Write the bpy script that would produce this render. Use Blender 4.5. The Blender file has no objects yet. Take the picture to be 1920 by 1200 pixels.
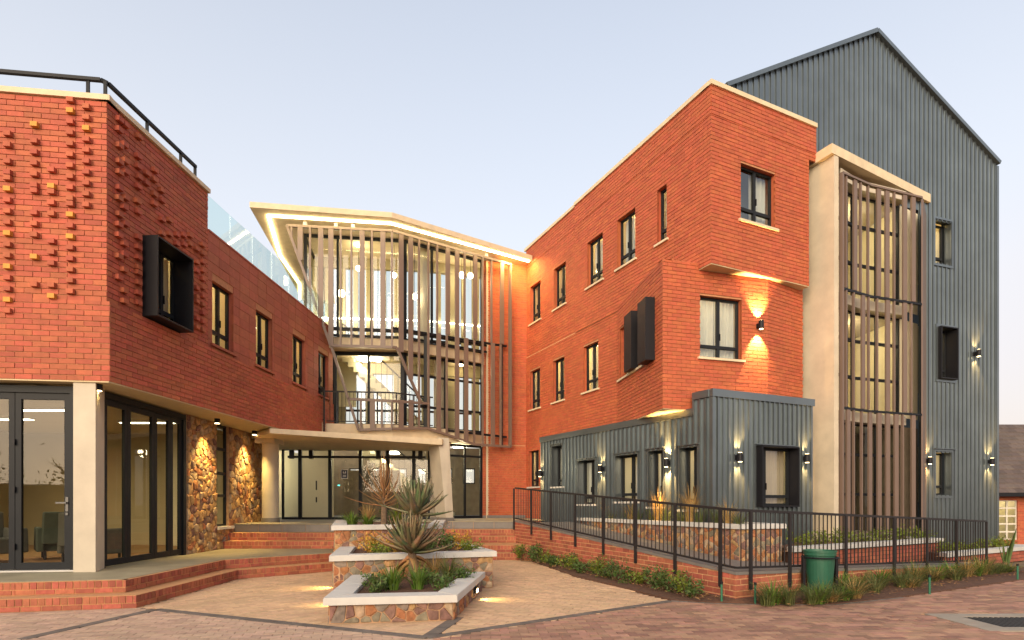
import bpy, math, random
from mathutils import Vector, Matrix
random.seed(11)
scn = bpy.context.scene
COL = scn.collection

# ------------------------------------------------------------------ camera
F, HZ, EYE = 1074.0, 946.0, 1.42          # focal length and horizon row in photo pixels, eye height in metres
cam_d = bpy.data.cameras.new('camera'); cam = bpy.data.objects.new('camera', cam_d); COL.objects.link(cam)
cam.location = (0, 0, EYE); cam.rotation_euler = (math.radians(90), 0, 0)
cam_d.sensor_width = 36.0; cam_d.lens = 36.0 * F / 1920.0
cam_d.shift_y = (HZ - 600.0) / 1920.0
cam_d.clip_start = 0.1; cam_d.clip_end = 3000
scn.camera = cam

# ------------------------------------------------------------------ sky, sun, exposure
SUN_EL, SUN_AZ = math.radians(16), math.radians(196)      # azimuth clockwise from +Y: behind the camera, to the left
world = bpy.data.worlds.new('World'); scn.world = world; world.use_nodes = True
wn = world.node_tree.nodes; wl = world.node_tree.links
sky = wn.new('ShaderNodeTexSky'); sky.sky_type = 'NISHITA'; sky.sun_disc = False
sky.sun_elevation = SUN_EL; sky.sun_rotation = SUN_AZ
sky.air_density = 1.0; sky.dust_density = 3.0; sky.ozone_density = 1.0
bg = wn['Background']; bg.inputs['Strength'].default_value = 0.15
veil = wn.new('ShaderNodeMix'); veil.data_type = 'RGBA'; veil.inputs[0].default_value = 0.52      # thin even evening haze over the whole sky
tcw = wn.new('ShaderNodeTexCoord'); sepw = wn.new('ShaderNodeSeparateXYZ'); wl.new(tcw.outputs['Generated'], sepw.inputs[0])
facw = wn.new('ShaderNodeMapRange'); facw.inputs[1].default_value = 0.30; facw.inputs[2].default_value = 0.95; facw.inputs[3].default_value = 0.84; facw.inputs[4].default_value = 0.25
wl.new(sepw.outputs['Z'], facw.inputs[0]); wl.new(facw.outputs[0], veil.inputs[0])                      # thickest low down, all the way round
rampw = wn.new('ShaderNodeValToRGB'); wl.new(sepw.outputs['Z'], rampw.inputs[0])
rampw.color_ramp.elements[0].position = 0.02; rampw.color_ramp.elements[0].color = (0.86, 0.71, 0.65, 1)
rampw.color_ramp.elements[1].position = 0.42; rampw.color_ramp.elements[1].color = (0.90, 0.90, 0.93, 1)
scw = wn.new('ShaderNodeVectorMath'); scw.operation = 'SCALE'; scw.inputs['Scale'].default_value = 3.80
wl.new(rampw.outputs['Color'], scw.inputs[0]); wl.new(scw.outputs[0], veil.inputs[7])
wl.new(sky.outputs['Color'], veil.inputs[6]); wl.new(veil.outputs[2], bg.inputs['Color'])
sun_d = bpy.data.lights.new('sun', 'SUN'); sun = bpy.data.objects.new('sun', sun_d); COL.objects.link(sun)
sun_d.energy = 2.35; sun_d.angle = math.radians(50); sun_d.color = (1.0, 0.79, 0.56)
sdir = Vector((math.sin(SUN_AZ) * math.cos(SUN_EL), math.cos(SUN_AZ) * math.cos(SUN_EL), math.sin(SUN_EL)))
sun.rotation_euler = sdir.to_track_quat('Z', 'Y').to_euler()
sun.location = (-20, -30, 30)
scn.view_settings.view_transform = 'Standard'; scn.view_settings.look = 'None'
scn.view_settings.gamma = 1.0; scn.view_settings.exposure = 0.95; scn.view_settings.use_curve_mapping = False
scn.render.engine = 'CYCLES'
scn.cycles.use_denoising = True
scn.cycles.max_bounces = 8; scn.cycles.transparent_max_bounces = 24; scn.cycles.sample_clamp_indirect = 4.0
scn.cycles.caustics_reflective = False; scn.cycles.caustics_refractive = False

# ------------------------------------------------------------------ pixel helpers
def kx(px): return (px - 960.0) / F
def ground(px, py, z=0.0):                                 # where the pixel's ray meets the level z
    Y = (EYE - z) * F / (py - HZ); return Vector((kx(px) * Y, Y, z))
def zat(py, Y): return EYE + (HZ - py) * Y / F
def online(px, p, d):                                      # the plan line p + s*d met by the pixel column
    k = kx(px); s = (k * p[1] - p[0]) / (d[0] - k * d[1]); return (p[0] + s * d[0], p[1] + s * d[1])

# ------------------------------------------------------------------ materials
MATS = {}
def nodes(name):
    m = bpy.data.materials.new(name); m.use_nodes = True; MATS[name] = m
    nt = m.node_tree; return m, nt, nt.nodes, nt.links, nt.nodes['Principled BSDF']
def pm(name, col, rough=0.7, var=0.12, scale=6.0, bump=0.0, bscale=60.0, metal=0.0, island=0.0, hue=0.0, stain=0.0, spec=0.5, trans=0.0, col2=None, scale3=None):
    m, nt, N, L, P = nodes(name)
    geo = N.new('ShaderNodeNewGeometry')
    nz = N.new('ShaderNodeTexNoise'); nz.inputs['Scale'].default_value = scale; nz.inputs['Detail'].default_value = 4
    L.new(geo.outputs['Position'], nz.inputs['Vector'])
    if scale3:
        mp = N.new('ShaderNodeMapping'); mp.inputs['Scale'].default_value = scale3
        L.new(geo.outputs['Position'], mp.inputs['Vector']); L.new(mp.outputs['Vector'], nz.inputs['Vector'])
    mx = N.new('ShaderNodeMix'); mx.data_type = 'RGBA'
    a = [c * (1 - var) for c in col]; b = [min(1, c * (1 + var)) for c in (col2 or col)]
    mx.inputs[6].default_value = (*a, 1); mx.inputs[7].default_value = (*b, 1)
    cr = N.new('ShaderNodeMapRange'); cr.inputs[1].default_value = 0.3; cr.inputs[2].default_value = 0.7
    L.new(nz.outputs['Fac'], cr.inputs[0]); L.new(cr.outputs[0], mx.inputs[0])
    out = mx.outputs[2]
    if island:
        oi = N.new('ShaderNodeObjectInfo')
        ad = N.new('ShaderNodeMath'); ad.operation = 'ADD'; L.new(geo.outputs['Random Per Island'], ad.inputs[0]); L.new(oi.outputs['Random'], ad.inputs[1])
        fr = N.new('ShaderNodeMath'); fr.operation = 'FRACT'; L.new(ad.outputs[0], fr.inputs[0])
        hs = N.new('ShaderNodeHueSaturation')
        v = N.new('ShaderNodeMapRange'); v.inputs[3].default_value = 1 - island; v.inputs[4].default_value = 1 + island
        L.new(fr.outputs[0], v.inputs[0]); L.new(v.outputs[0], hs.inputs['Value'])
        m7 = N.new('ShaderNodeMath'); m7.operation = 'MULTIPLY'; m7.inputs[1].default_value = 7.31; L.new(fr.outputs[0], m7.inputs[0])
        f7 = N.new('ShaderNodeMath'); f7.operation = 'FRACT'; L.new(m7.outputs[0], f7.inputs[0])
        h = N.new('ShaderNodeMapRange'); h.inputs[3].default_value = 0.5 - hue; h.inputs[4].default_value = 0.5 + hue
        L.new(f7.outputs[0], h.inputs[0]); L.new(h.outputs[0], hs.inputs['Hue'])
        L.new(out, hs.inputs['Color']); out = hs.outputs['Color']
    if stain:
        n2 = N.new('ShaderNodeTexNoise'); n2.inputs['Scale'].default_value = 0.9; n2.inputs['Detail'].default_value = 6; n2.inputs['Roughness'].default_value = 0.65
        L.new(geo.outputs['Position'], n2.inputs['Vector'])
        r2 = N.new('ShaderNodeMapRange'); r2.inputs[1].default_value = 0.35; r2.inputs[2].default_value = 0.7; r2.inputs[3].default_value = 1 - stain; r2.inputs[4].default_value = 1 + stain * 0.5
        L.new(n2.outputs['Fac'], r2.inputs[0])
        ml = N.new('ShaderNodeMix'); ml.data_type = 'RGBA'; ml.blend_type = 'MULTIPLY'; ml.inputs[0].default_value = 1
        L.new(out, ml.inputs[6]); L.new(r2.outputs[0], ml.inputs[7]); out = ml.outputs[2]
    L.new(out, P.inputs['Base Color'])
    P.inputs['Roughness'].default_value = rough; P.inputs['Metallic'].default_value = metal
    P.inputs['Specular IOR Level'].default_value = spec
    if bump:
        nb = N.new('ShaderNodeTexNoise'); nb.inputs['Scale'].default_value = bscale; nb.inputs['Detail'].default_value = 5
        L.new(geo.outputs['Position'], nb.inputs['Vector'])
        bp = N.new('ShaderNodeBump'); bp.inputs['Strength'].default_value = bump; bp.inputs['Distance'].default_value = 0.02
        L.new(nb.outputs['Fac'], bp.inputs['Height']); L.new(bp.outputs['Normal'], P.inputs['Normal'])
    if trans:
        tr = N.new('ShaderNodeBsdfTranslucent'); L.new(out, tr.inputs['Color'])
        ms = N.new('ShaderNodeMixShader'); ms.inputs[0].default_value = trans
        L.new(P.outputs[0], ms.inputs[1]); L.new(tr.outputs[0], ms.inputs[2])
        L.new(ms.outputs[0], N['Material Output'].inputs['Surface'])
    return m
def emit(name, col, strength):
    m, nt, N, L, P = nodes(name)
    e = N.new('ShaderNodeEmission'); e.inputs['Color'].default_value = (*col, 1); e.inputs['Strength'].default_value = strength
    L.new(e.outputs[0], N['Material Output'].inputs['Surface']); return m
def glass(name, tint=(0.93, 0.97, 0.95), base=0.04, rough=0.0, gain=1.0):
    m, nt, N, L, P = nodes(name)
    t = N.new('ShaderNodeBsdfTransparent'); t.inputs['Color'].default_value = (*tint, 1)
    g = N.new('ShaderNodeBsdfGlossy'); g.inputs['Roughness'].default_value = rough
    geo = N.new('ShaderNodeNewGeometry')
    # slight waviness of float glass
    nz = N.new('ShaderNodeTexNoise'); nz.inputs['Scale'].default_value = 0.8; L.new(geo.outputs['Position'], nz.inputs['Vector'])
    bp = N.new('ShaderNodeBump'); bp.inputs['Strength'].default_value = 0.03; bp.inputs['Distance'].default_value = 0.05
    L.new(nz.outputs['Fac'], bp.inputs['Height']); L.new(bp.outputs['Normal'], g.inputs['Normal'])
    lw = N.new('ShaderNodeLayerWeight'); lw.inputs['Blend'].default_value = 0.5      # Schlick: the same from both sides of the pane
    fr = N.new('ShaderNodeMath'); fr.operation = 'POWER'; fr.inputs[1].default_value = 5.0; L.new(lw.outputs['Facing'], fr.inputs[0])
    mu = N.new('ShaderNodeMath'); mu.operation = 'MULTIPLY_ADD'; mu.inputs[1].default_value = gain; mu.inputs[2].default_value = base
    mu.use_clamp = True; L.new(fr.outputs[0], mu.inputs[0])
    ms = N.new('ShaderNodeMixShader'); L.new(mu.outputs[0], ms.inputs[0]); L.new(t.outputs[0], ms.inputs[1]); L.new(g.outputs[0], ms.inputs[2])
    L.new(ms.outputs[0], N['Material Output'].inputs['Surface']); return m

M_BRICK = pm('red_face_brick', (0.43, 0.102, 0.048), 0.75, 0.10, 9, 0.25, 90, island=0.13, hue=0.007, stain=0.16)
M_BRICKD = pm('stack_bond_block', (0.37, 0.098, 0.052), 0.75, 0.12, 14, 0.25, 90, island=0.10, hue=0.006, stain=0.12)
M_BRICKO = pm('orange_face_brick', (0.45, 0.105, 0.041), 0.75, 0.10, 9, 0.25, 90, island=0.09, hue=0.005, stain=0.12)
M_YBRICK = pm('mustard_brick', (0.60, 0.27, 0.04), 0.7, 0.10, 12, 0.2, 90)
M_MORT = pm('terracotta_mortar', (0.46, 0.21, 0.10), 0.9, 0.15, 20, 0.3, 120)
M_MORTL = pm('pale_mortar', (0.54, 0.30, 0.15), 0.9, 0.15, 20, 0.3, 120)
M_STEPB = pm('plinth_brick', (0.37, 0.108, 0.06), 0.8, 0.14, 14, 0.3, 70, island=0.24, hue=0.009, stain=0.12)
M_CONC = pm('pale_concrete', (0.52, 0.46, 0.36), 0.8, 0.07, 3, 0.12, 40, stain=0.10)
M_SURR = pm('grey_concrete_surround', (0.34, 0.29, 0.23), 0.85, 0.1, 5, 0.15, 40, stain=0.15)
M_BLADE = pm('buff_concrete', (0.57, 0.49, 0.365), 0.8, 0.07, 3, 0.12, 40, stain=0.14)
M_COPE = pm('cream_coping', (0.66, 0.54, 0.36), 0.75, 0.08, 5, 0.12, 40, stain=0.08)
M_SLABW = pm('white_concrete_coping', (0.56, 0.54, 0.50), 0.7, 0.06, 4, 0.15, 30, stain=0.10)
M_SOFF = pm('cream_soffit', (0.62, 0.50, 0.30), 0.8, 0.05, 3, stain=0.05)
M_ALU = pm('charcoal_frame', (0.016, 0.018, 0.021), 0.45, 0.05, 3, metal=0.0, spec=0.15)
M_BLACK = pm('black_metal', (0.010, 0.010, 0.013), 0.5, 0.05, 3, spec=0.25)
M_RAIL = pm('dark_bronze_steel', (0.022, 0.019, 0.020), 0.5, 0.08, 8, spec=0.25)
M_CLAD = pm('grey_ribbed_steel', (0.165, 0.195, 0.212), 0.28, 0.05, 1.2, metal=0.72, stain=0.12, spec=0.5)
M_FIN = pm('taupe_metal', (0.165, 0.112, 0.086), 0.5, 0.04, 3, stain=0.04)
M_CREAM = pm('cream_plaster', (0.68, 0.62, 0.44), 0.85, 0.03, 2)
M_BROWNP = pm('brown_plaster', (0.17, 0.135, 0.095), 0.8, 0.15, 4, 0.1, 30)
M_OLIVE = pm('olive_plaster', (0.40, 0.34, 0.20), 0.85, 0.05, 2)
M_WHITE = pm('white_plaster', (0.78, 0.76, 0.70), 0.85, 0.03, 2)
M_CURT = pm('pale_curtain', (0.72, 0.69, 0.61), 0.9, 0.04, 5, trans=0.35)
M_CURTB = pm('beige_curtain', (0.45, 0.36, 0.27), 0.9, 0.05, 5, trans=0.25)
M_TILE = pm('grey_slate_tile', (0.17, 0.155, 0.14), 0.5, 0.10, 6, 0.08, 40, island=0.10)
M_TERR = pm('brushed_screed', (0.30, 0.26, 0.17), 0.6, 0.12, 3, 0.12, 50, stain=0.15)
M_SCREED = pm('orange_screed', (0.52, 0.27, 0.12), 0.85, 0.10, 9, 0.2, 60, stain=0.12)
M_TAN = pm('tan_paver', (0.60, 0.395, 0.235), 0.85, 0.10, 12, 0.25, 80, island=0.12, hue=0.006, stain=0.12)
M_PINK = pm('dusty_paver', (0.50, 0.34, 0.24), 0.85, 0.10, 12, 0.25, 80, island=0.14, hue=0.008, stain=0.15)
M_REDP = pm('red_brown_paver', (0.36, 0.20, 0.132), 0.85, 0.12, 10, 0.25, 80, island=0.30, hue=0.012, stain=0.14)
M_DARKP = pm('charcoal_paver', (0.145, 0.12, 0.10), 0.85, 0.12, 12, 0.25, 80, island=0.2, stain=0.12)
M_JOINT = pm('sand_joint', (0.22, 0.14, 0.085), 0.95, 0.2, 30, 0.3, 90)
M_GROUND = pm('dry_ground', (0.16, 0.12, 0.07), 0.95, 0.2, 1.5, 0.3, 20)
M_SOIL = pm('red_soil', (0.105, 0.048, 0.026), 0.95, 0.3, 14, 0.8, 25)
M_STONE = [pm('stone_rust', (0.33, 0.135, 0.055), 0.8, 0.34, 13, 0.5, 25, island=0.14, hue=0.006),
           pm('stone_ochre', (0.40, 0.235, 0.10), 0.8, 0.34, 13, 0.5, 25, island=0.14, hue=0.006),
           pm('stone_grey', (0.21, 0.165, 0.13), 0.8, 0.34, 13, 0.5, 25, island=0.14, hue=0.006),
           pm('stone_plum', (0.20, 0.105, 0.08), 0.8, 0.34, 13, 0.5, 25, island=0.14, hue=0.006),
           pm('stone_buff', (0.38, 0.27, 0.17), 0.8, 0.34, 13, 0.5, 25, island=0.14, hue=0.006),
           pm('stone_olive', (0.21, 0.175, 0.115), 0.8, 0.34, 13, 0.5, 25, island=0.14, hue=0.006)]
M_SMORT = pm('stone_mortar', (0.42, 0.25, 0.14), 0.95, 0.18, 12, 0.4, 60)
M_GLASS = glass('window_glass', (0.90, 0.95, 0.92), 0.17, 0.0, 0.9)
M_GLASSA = glass('atrium_glass', (0.94, 0.98, 0.95), 0.05, 0.0, 0.8)
M_GLASSD = glass('door_glass', (0.66, 0.66, 0.56), 0.035, 0.0, 0.9)
M_GLASSB = glass('balustrade_glass', (0.88, 0.96, 0.95), 0.06, 0.0, 0.9)
M_LED = emit('led_strip', (1.0, 0.82, 0.44), 13.0)
M_LAMP = emit('warm_lamp', (1.0, 0.82, 0.50), 16.0)
M_LAMPW = emit('ceiling_lamp', (1.0, 0.90, 0.66), 10.0)
M_LENS = emit('lamp_lens', (1.0, 0.74, 0.36), 9.0)
M_GREENL = emit('green_indicator', (0.1, 0.9, 0.7), 2.0)
M_FLOORW = pm('timber_floor', (0.38, 0.22, 0.09), 0.5, 0.15, 5, scale3=(1, 12, 1))
M_SOFA = pm('grey_upholstery', (0.13, 0.13, 0.125), 0.9, 0.1, 8, 0.2, 120)
M_SOFAG = pm('green_grey_upholstery', (0.08, 0.10, 0.085), 0.9, 0.1, 8, 0.2, 120)
M_BIN = pm('green_plastic', (0.020, 0.105, 0.062), 0.45, 0.12, 6, stain=0.15)
M_IRON = pm('cast_iron', (0.035, 0.033, 0.032), 0.6, 0.15, 20, 0.3, 60)
M_ROOFT = pm('slate_roof_tile', (0.105, 0.078, 0.066), 0.8, 0.15, 8, 0.2, 40, island=0.22, hue=0.01)
M_SIGNW = pm('white_sign', (0.75, 0.75, 0.74), 0.5, 0.02)
M_NAVY = pm('navy_print', (0.02, 0.03, 0.07), 0.5, 0.02)
M_EXIT = pm('green_sign', (0.02, 0.16, 0.08), 0.5, 0.02)
M_PIPE = pm('green_pipe', (0.02, 0.14, 0.075), 0.5, 0.1)
M_ALOE = pm('aloe_leaf', (0.085, 0.150, 0.050), 0.5, 0.25, 5, 0.1, 60, island=0.22, hue=0.02, trans=0.05, col2=(0.23, 0.125, 0.070))
M_ALOEG = pm('aloe_leaf_grey', (0.090, 0.160, 0.060), 0.5, 0.20, 4, 0.1, 60, island=0.20, hue=0.02, trans=0.05, col2=(0.21, 0.14, 0.085))
M_DRY = pm('dry_leaf', (0.36, 0.19, 0.075), 0.8, 0.25, 8, island=0.25, hue=0.015, trans=0.15)
M_BARK = pm('plant_stem', (0.13, 0.085, 0.05), 0.9, 0.3, 20, 0.6, 40)
M_GRASS = pm('green_grass', (0.115, 0.20, 0.025), 0.6, 0.2, 6, island=0.35, hue=0.02, trans=0.25)
M_GRASSO = pm('olive_grass', (0.105, 0.125, 0.035), 0.7, 0.2, 6, island=0.35, hue=0.025, trans=0.25)
M_GRASSD = pm('straw_grass', (0.42, 0.27, 0.09), 0.8, 0.2, 6, island=0.30, hue=0.015, trans=0.25)
M_LEAF = pm('shrub_leaf', (0.075, 0.125, 0.025), 0.6, 0.2, 7, island=0.40, hue=0.025, trans=0.25)
M_LEAFL = pm('lime_leaf', (0.155, 0.20, 0.020), 0.6, 0.2, 7, island=0.35, hue=0.02, trans=0.25)
M_YLEAF = pm('golden_succulent', (0.48, 0.27, 0.035), 0.6, 0.2, 9, island=0.30, hue=0.02, trans=0.15)
M_PLEAF = pm('pink_succulent', (0.48, 0.25, 0.19), 0.6, 0.2, 9, island=0.25, hue=0.02, trans=0.15)
M_WOODW = pm('white_timber', (0.62, 0.58, 0.50), 0.6, 0.06, 6)
M_CHROME = pm('steel_handle', (0.10, 0.10, 0.10), 0.35, 0.03, metal=0.5)

# ------------------------------------------------------------------ mesh and object helpers
WORLD = {}                                                  # object -> world position of its origin (no parent is rotated)
class MB:
    def __init__(s): s.v = []; s.f = []; s.m = []; s.mi = 0
    def poly(s, pts, mi=None):
        n = len(s.v); s.v += [Vector(p) for p in pts]; s.f.append(tuple(range(n, n + len(pts)))); s.m.append(s.mi if mi is None else mi)
    def hexa(s, p, skip=()):                                # 8 corners: bottom 0-3 ccw, top 4-7
        n = len(s.v); s.v += [Vector(q) for q in p]
        for i, f in enumerate(((3, 2, 1, 0), (4, 5, 6, 7), (0, 1, 5, 4), (1, 2, 6, 5), (2, 3, 7, 6), (3, 0, 4, 7))):
            if i not in skip: s.f.append(tuple(n + j for j in f)); s.m.append(s.mi)
        return s
    def box(s, x0, x1, y0, y1, z0, z1):
        return s.hexa([(x0, y0, z0), (x1, y0, z0), (x1, y1, z0), (x0, y1, z0), (x0, y0, z1), (x1, y0, z1), (x1, y1, z1), (x0, y1, z1)])
    def prism(s, poly, z0, z1, top=None):                   # plan polygon (any winding); z may be per-vertex lists
        A = sum(poly[i][0] * poly[(i + 1) % len(poly)][1] - poly[(i + 1) % len(poly)][0] * poly[i][1] for i in range(len(poly)))
        n = len(poly); z0 = z0 if hasattr(z0, '__len__') else [z0] * n; z1 = z1 if hasattr(z1, '__len__') else [z1] * n
        P = [(p[0], p[1], a, b) for p, a, b in zip(poly, z0, z1)]
        if A < 0: P.reverse()
        b = len(s.v); s.v += [Vector((p[0], p[1], p[2])) for p in P] + [Vector((p[0], p[1], p[3])) for p in P]
        s.f.append(tuple(b + i for i in reversed(range(n)))); s.f.append(tuple(b + n + i for i in range(n))); s.m += [s.mi, s.mi if top is None else top]
        for i in range(n):
            j = (i + 1) % n; s.f.append((b + i, b + j, b + n + j, b + n + i)); s.m.append(s.mi)
        return s
    def bar(s, a, b, w, h, up=(0, 0, 1)):                   # rectangular bar from a to b
        a = Vector(a); b = Vector(b); d = (b - a).normalized(); up = Vector(up)
        x = d.cross(up)
        if x.length < 1e-4: x = d.cross(Vector((0, 1, 0)))
        x.normalize(); y = x.cross(d); x *= w / 2; y *= h / 2
        return s.hexa([a - x - y, a + x - y, b + x - y, b - x - y, a - x + y, a + x + y, b + x + y, b - x + y])
    def tube(s, pts, r, n=8, cap=True):
        pts = [Vector(p) for p in pts]; r = r if hasattr(r, '__len__') else [r] * len(pts); rings = []; ref = None
        for i, p in enumerate(pts):
            d = (pts[min(i + 1, len(pts) - 1)] - pts[max(i - 1, 0)]).normalized()
            if ref is None: ref = d.orthogonal().normalized()
            x = (ref - d * ref.dot(d)).normalized(); y = d.cross(x); ref = x
            b = len(s.v); s.v += [p + (x * math.cos(2 * math.pi * k / n) + y * math.sin(2 * math.pi * k / n)) * r[i] for k in range(n)]; rings.append(b)
        for a, b in zip(rings, rings[1:]):
            for k in range(n): s.f.append((a + k, a + (k + 1) % n, b + (k + 1) % n, b + k)); s.m.append(s.mi)
        if cap:
            s.f.append(tuple(rings[0] + k for k in reversed(range(n)))); s.f.append(tuple(rings[-1] + k for k in range(n))); s.m += [s.mi, s.mi]
        return s
    def cyl(s, x, y, z0, z1, r, n=20, r2=None): return s.tube([(x, y, z0), (x, y, z1)], [r, r if r2 is None else r2], n)
    def build(s, name, mat, parent=None, smooth=False, kind=None):
        me = bpy.data.meshes.new(name)
        lo = Vector((min(v[i] for v in s.v) for i in range(3))); hi = Vector((max(v[i] for v in s.v) for i in range(3)))
        o3 = Vector(((lo.x + hi.x) / 2, (lo.y + hi.y) / 2, lo.z))
        me.from_pydata([v - o3 for v in s.v], [], s.f)
        for mt in (mat if isinstance(mat, (list, tuple)) else [mat]): me.materials.append(mt)
        if isinstance(mat, (list, tuple)): me.polygons.foreach_set('material_index', s.m)
        if smooth: me.polygons.foreach_set('use_smooth', [True] * len(me.polygons))
        me.update(); return link(name, me, o3, parent, kind)
def link(name, data, loc, parent=None, kind=None, rot=None):
    o = bpy.data.objects.new(name, data); COL.objects.link(o); loc = Vector(loc); WORLD[o.name] = loc
    if parent is not None: o.parent = parent; o.location = loc - WORLD[parent.name]
    else: o.location = loc
    if rot is not None: o.rotation_euler = rot
    if kind: o['kind'] = kind
    return o
def inst(name, me, M, parent):                              # shared-mesh piece placed by a world matrix
    o = bpy.data.objects.new(name, me); COL.objects.link(o); o.parent = parent
    o.matrix_basis = Matrix.Translation(-WORLD[parent.name]) @ M; return o
def thing(name, label, cat, loc=(0, 0, 0), group=None):
    o = link(name, None, loc); tag(o, label, cat, group); return o
def tag(o, label, cat, group=None):
    o['label'] = label; o['category'] = cat
    if group: o['group'] = group
    return o
def struct(name, mb, mat): return mb.build(name, mat, None, kind='structure')
def lamp(name, kind, loc, parent, energy, col=(1, 0.72, 0.38), **kw):
    d = bpy.data.lights.new(name, kind); d.energy = energy; d.color = col
    for k, v in kw.items():
        if k != 'aim': setattr(d, k, v)
    o = bpy.data.objects.new(name, d); COL.objects.link(o)
    o.parent = parent; o.location = Vector(loc) - WORLD[parent.name]
    if 'aim' in kw: o.rotation_euler = (-Vector(kw['aim'])).to_track_quat('Z', 'Y').to_euler()
    return o

# a vertical plane with its own frame: a along the wall, d outward, z up
class Plane:
    def __init__(s, p0, p1, toward=(0, 0)):
        s.p0 = Vector((p0[0], p0[1])); s.p1 = Vector((p1[0], p1[1])); s.L = (s.p1 - s.p0).length; s.u = (s.p1 - s.p0) / s.L
        s.n = Vector((s.u.y, -s.u.x))
        if s.n.dot(Vector(toward) - s.p0) < 0: s.n = -s.n
        s.flip = (s.u.x * s.n.y - s.u.y * s.n.x) > 0         # (u, n, z) right handed
    def pt(s, a, d, z): q = s.p0 + s.u * a + s.n * d; return Vector((q.x, q.y, z))
    def a(s, px):
        q = online(px, s.p0, s.u); return (Vector(q) - s.p0).dot(s.u)
    def Y(s, a): return (s.p0 + s.u * a).y
    def z(s, px, py): return zat(py, s.Y(s.a(px)))
    def M(s, a, d, z):                                       # matrix with local x=u, y=n, z=up
        q = s.pt(a, d, z); m = Matrix(((s.u.x, s.n.x, 0, q.x), (s.u.y, s.n.y, 0, q.y), (0, 0, 1, q.z), (0, 0, 0, 1))); return m
    def box(s, mb, a0, a1, d0, d1, z0, z1):
        if s.flip: P = [(a0, d0), (a1, d0), (a1, d1), (a0, d1)]
        else: P = [(a0, d1), (a1, d1), (a1, d0), (a0, d0)]
        mb.hexa([s.pt(*q, z0) for q in P] + [s.pt(*q, z1) for q in P]); return mb
    def quad(s, mb, a0, a1, z0, z1, d=0.0, mi=None):
        P = [s.pt(a0, d, z0), s.pt(a1, d, z0), s.pt(a1, d, z1), s.pt(a0, d, z1)]
        if s.flip: P.reverse()
        mb.poly(P, mi)
def pix_area(p, w, h):                                       # rough size on the photo, 0 when out of frame
    if p.y < 0.5: return 0
    x = 960 + F * p.x / p.y; y = HZ - F * (p.z - EYE) / p.y
    return w * h / (p.y * p.y) if -10 < x < 1930 and -10 < y < 1210 else 0
# ------------------------------------------------------------------ builders shared by the buildings
def cells(a0, a1, z0, z1, ops):
    xs = sorted({a0, a1} | {min(max(o[i], a0), a1) for o in ops for i in (0, 1)})
    zs = sorted({z0, z1} | {min(max(o[i], z0), z1) for o in ops for i in (2, 3)})
    for x0, x1 in zip(xs, xs[1:]):
        for y0, y1 in zip(zs, zs[1:]):
            cx, cy = (x0 + x1) / 2, (y0 + y1) / 2
            if not any(o[0] < cx < o[1] and o[2] < cy < o[3] for o in ops): yield x0, x1, y0, y1
UNIT = {}
def unit_box(mat):
    if mat.name not in UNIT:
        mb = MB(); mb.box(-.5, .5, -.5, .5, -.5, .5); me = bpy.data.meshes.new('piece'); me.from_pydata(mb.v, [], mb.f); me.materials.append(mat); UNIT[mat.name] = me
    return UNIT[mat.name]
BR = {}                                                      # thing name -> list of pieces waiting to be built
def piece(th, parent, P, a0, a1, d0, d1, z0, z1, mat, name='brick'):
    BR.setdefault(th.name, []).append((th, parent, P, a0, a1, d0, d1, z0, z1, mat, name))
def finish_pieces(th, limit=300, rest='brickwork'):
    lst = BR.pop(th.name, [])
    lst.sort(key=lambda t: -pix_area(t[2].pt((t[3] + t[4]) / 2, t[6], (t[7] + t[8]) / 2), (t[4] - t[3]), (t[8] - t[7])))
    for (t, par, P, a0, a1, d0, d1, z0, z1, mat, name) in lst[:limit]:
        inst(name, unit_box(mat), P.M((a0 + a1) / 2, (d0 + d1) / 2, (z0 + z1) / 2) @ Matrix.Diagonal((a1 - a0, d1 - d0, z1 - z0, 1)), par)
    if len(lst) > limit:
        mats = []; mb = MB()
        for (t, par, P, a0, a1, d0, d1, z0, z1, mat, name) in lst[limit:]:
            if mat not in mats: mats.append(mat)
            mb.mi = mats.index(mat); P.box(mb, a0, a1, d0, d1, z0, z1)
        mb.build(rest, mats, th, kind='stuff')
Plane.M = lambda s, a, d, z: Matrix(((s.u.x, s.n.x if s.flip else -s.n.x, 0, s.pt(a, d, z).x), (s.u.y, s.n.y if s.flip else -s.n.y, 0, s.pt(a, d, z).y), (0, 0, 1, z), (0, 0, 0, 1)))
def sheet(th, P, a0, a1, z0, z1, ops, mat, off=0.0, reveal=0.18, name='wall', rmat=None, ztop=None):
    mb = MB()
    for c in cells(a0, a1, z0, z1, ops): P.quad(mb, *c, d=off)
    for o in ops:
        x0, x1, y0, y1 = max(o[0], a0), min(o[1], a1), max(o[2], z0), min(o[3], z1)
        if x1 <= x0 or y1 <= y0: continue
        for q in (((x0, y0), (x0, y1)), ((x1, y1), (x1, y0)), ((x0, y1), (x1, y1)), ((x1, y0), (x0, y0))):
            mb.poly([P.pt(q[0][0], off, q[0][1]), P.pt(q[1][0], off, q[1][1]), P.pt(q[1][0], off - reveal, q[1][1]), P.pt(q[0][0], off - reveal, q[0][1])], 1 if rmat else 0)
    # a top so that the sheet reads as a wall with thickness
    mb.poly([P.pt(a0, off, z1), P.pt(a1, off, z1), P.pt(a1, off - .2, z1), P.pt(a0, off - .2, z1)])
    return mb.build(name, [mat, rmat] if rmat else mat, th)
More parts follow.
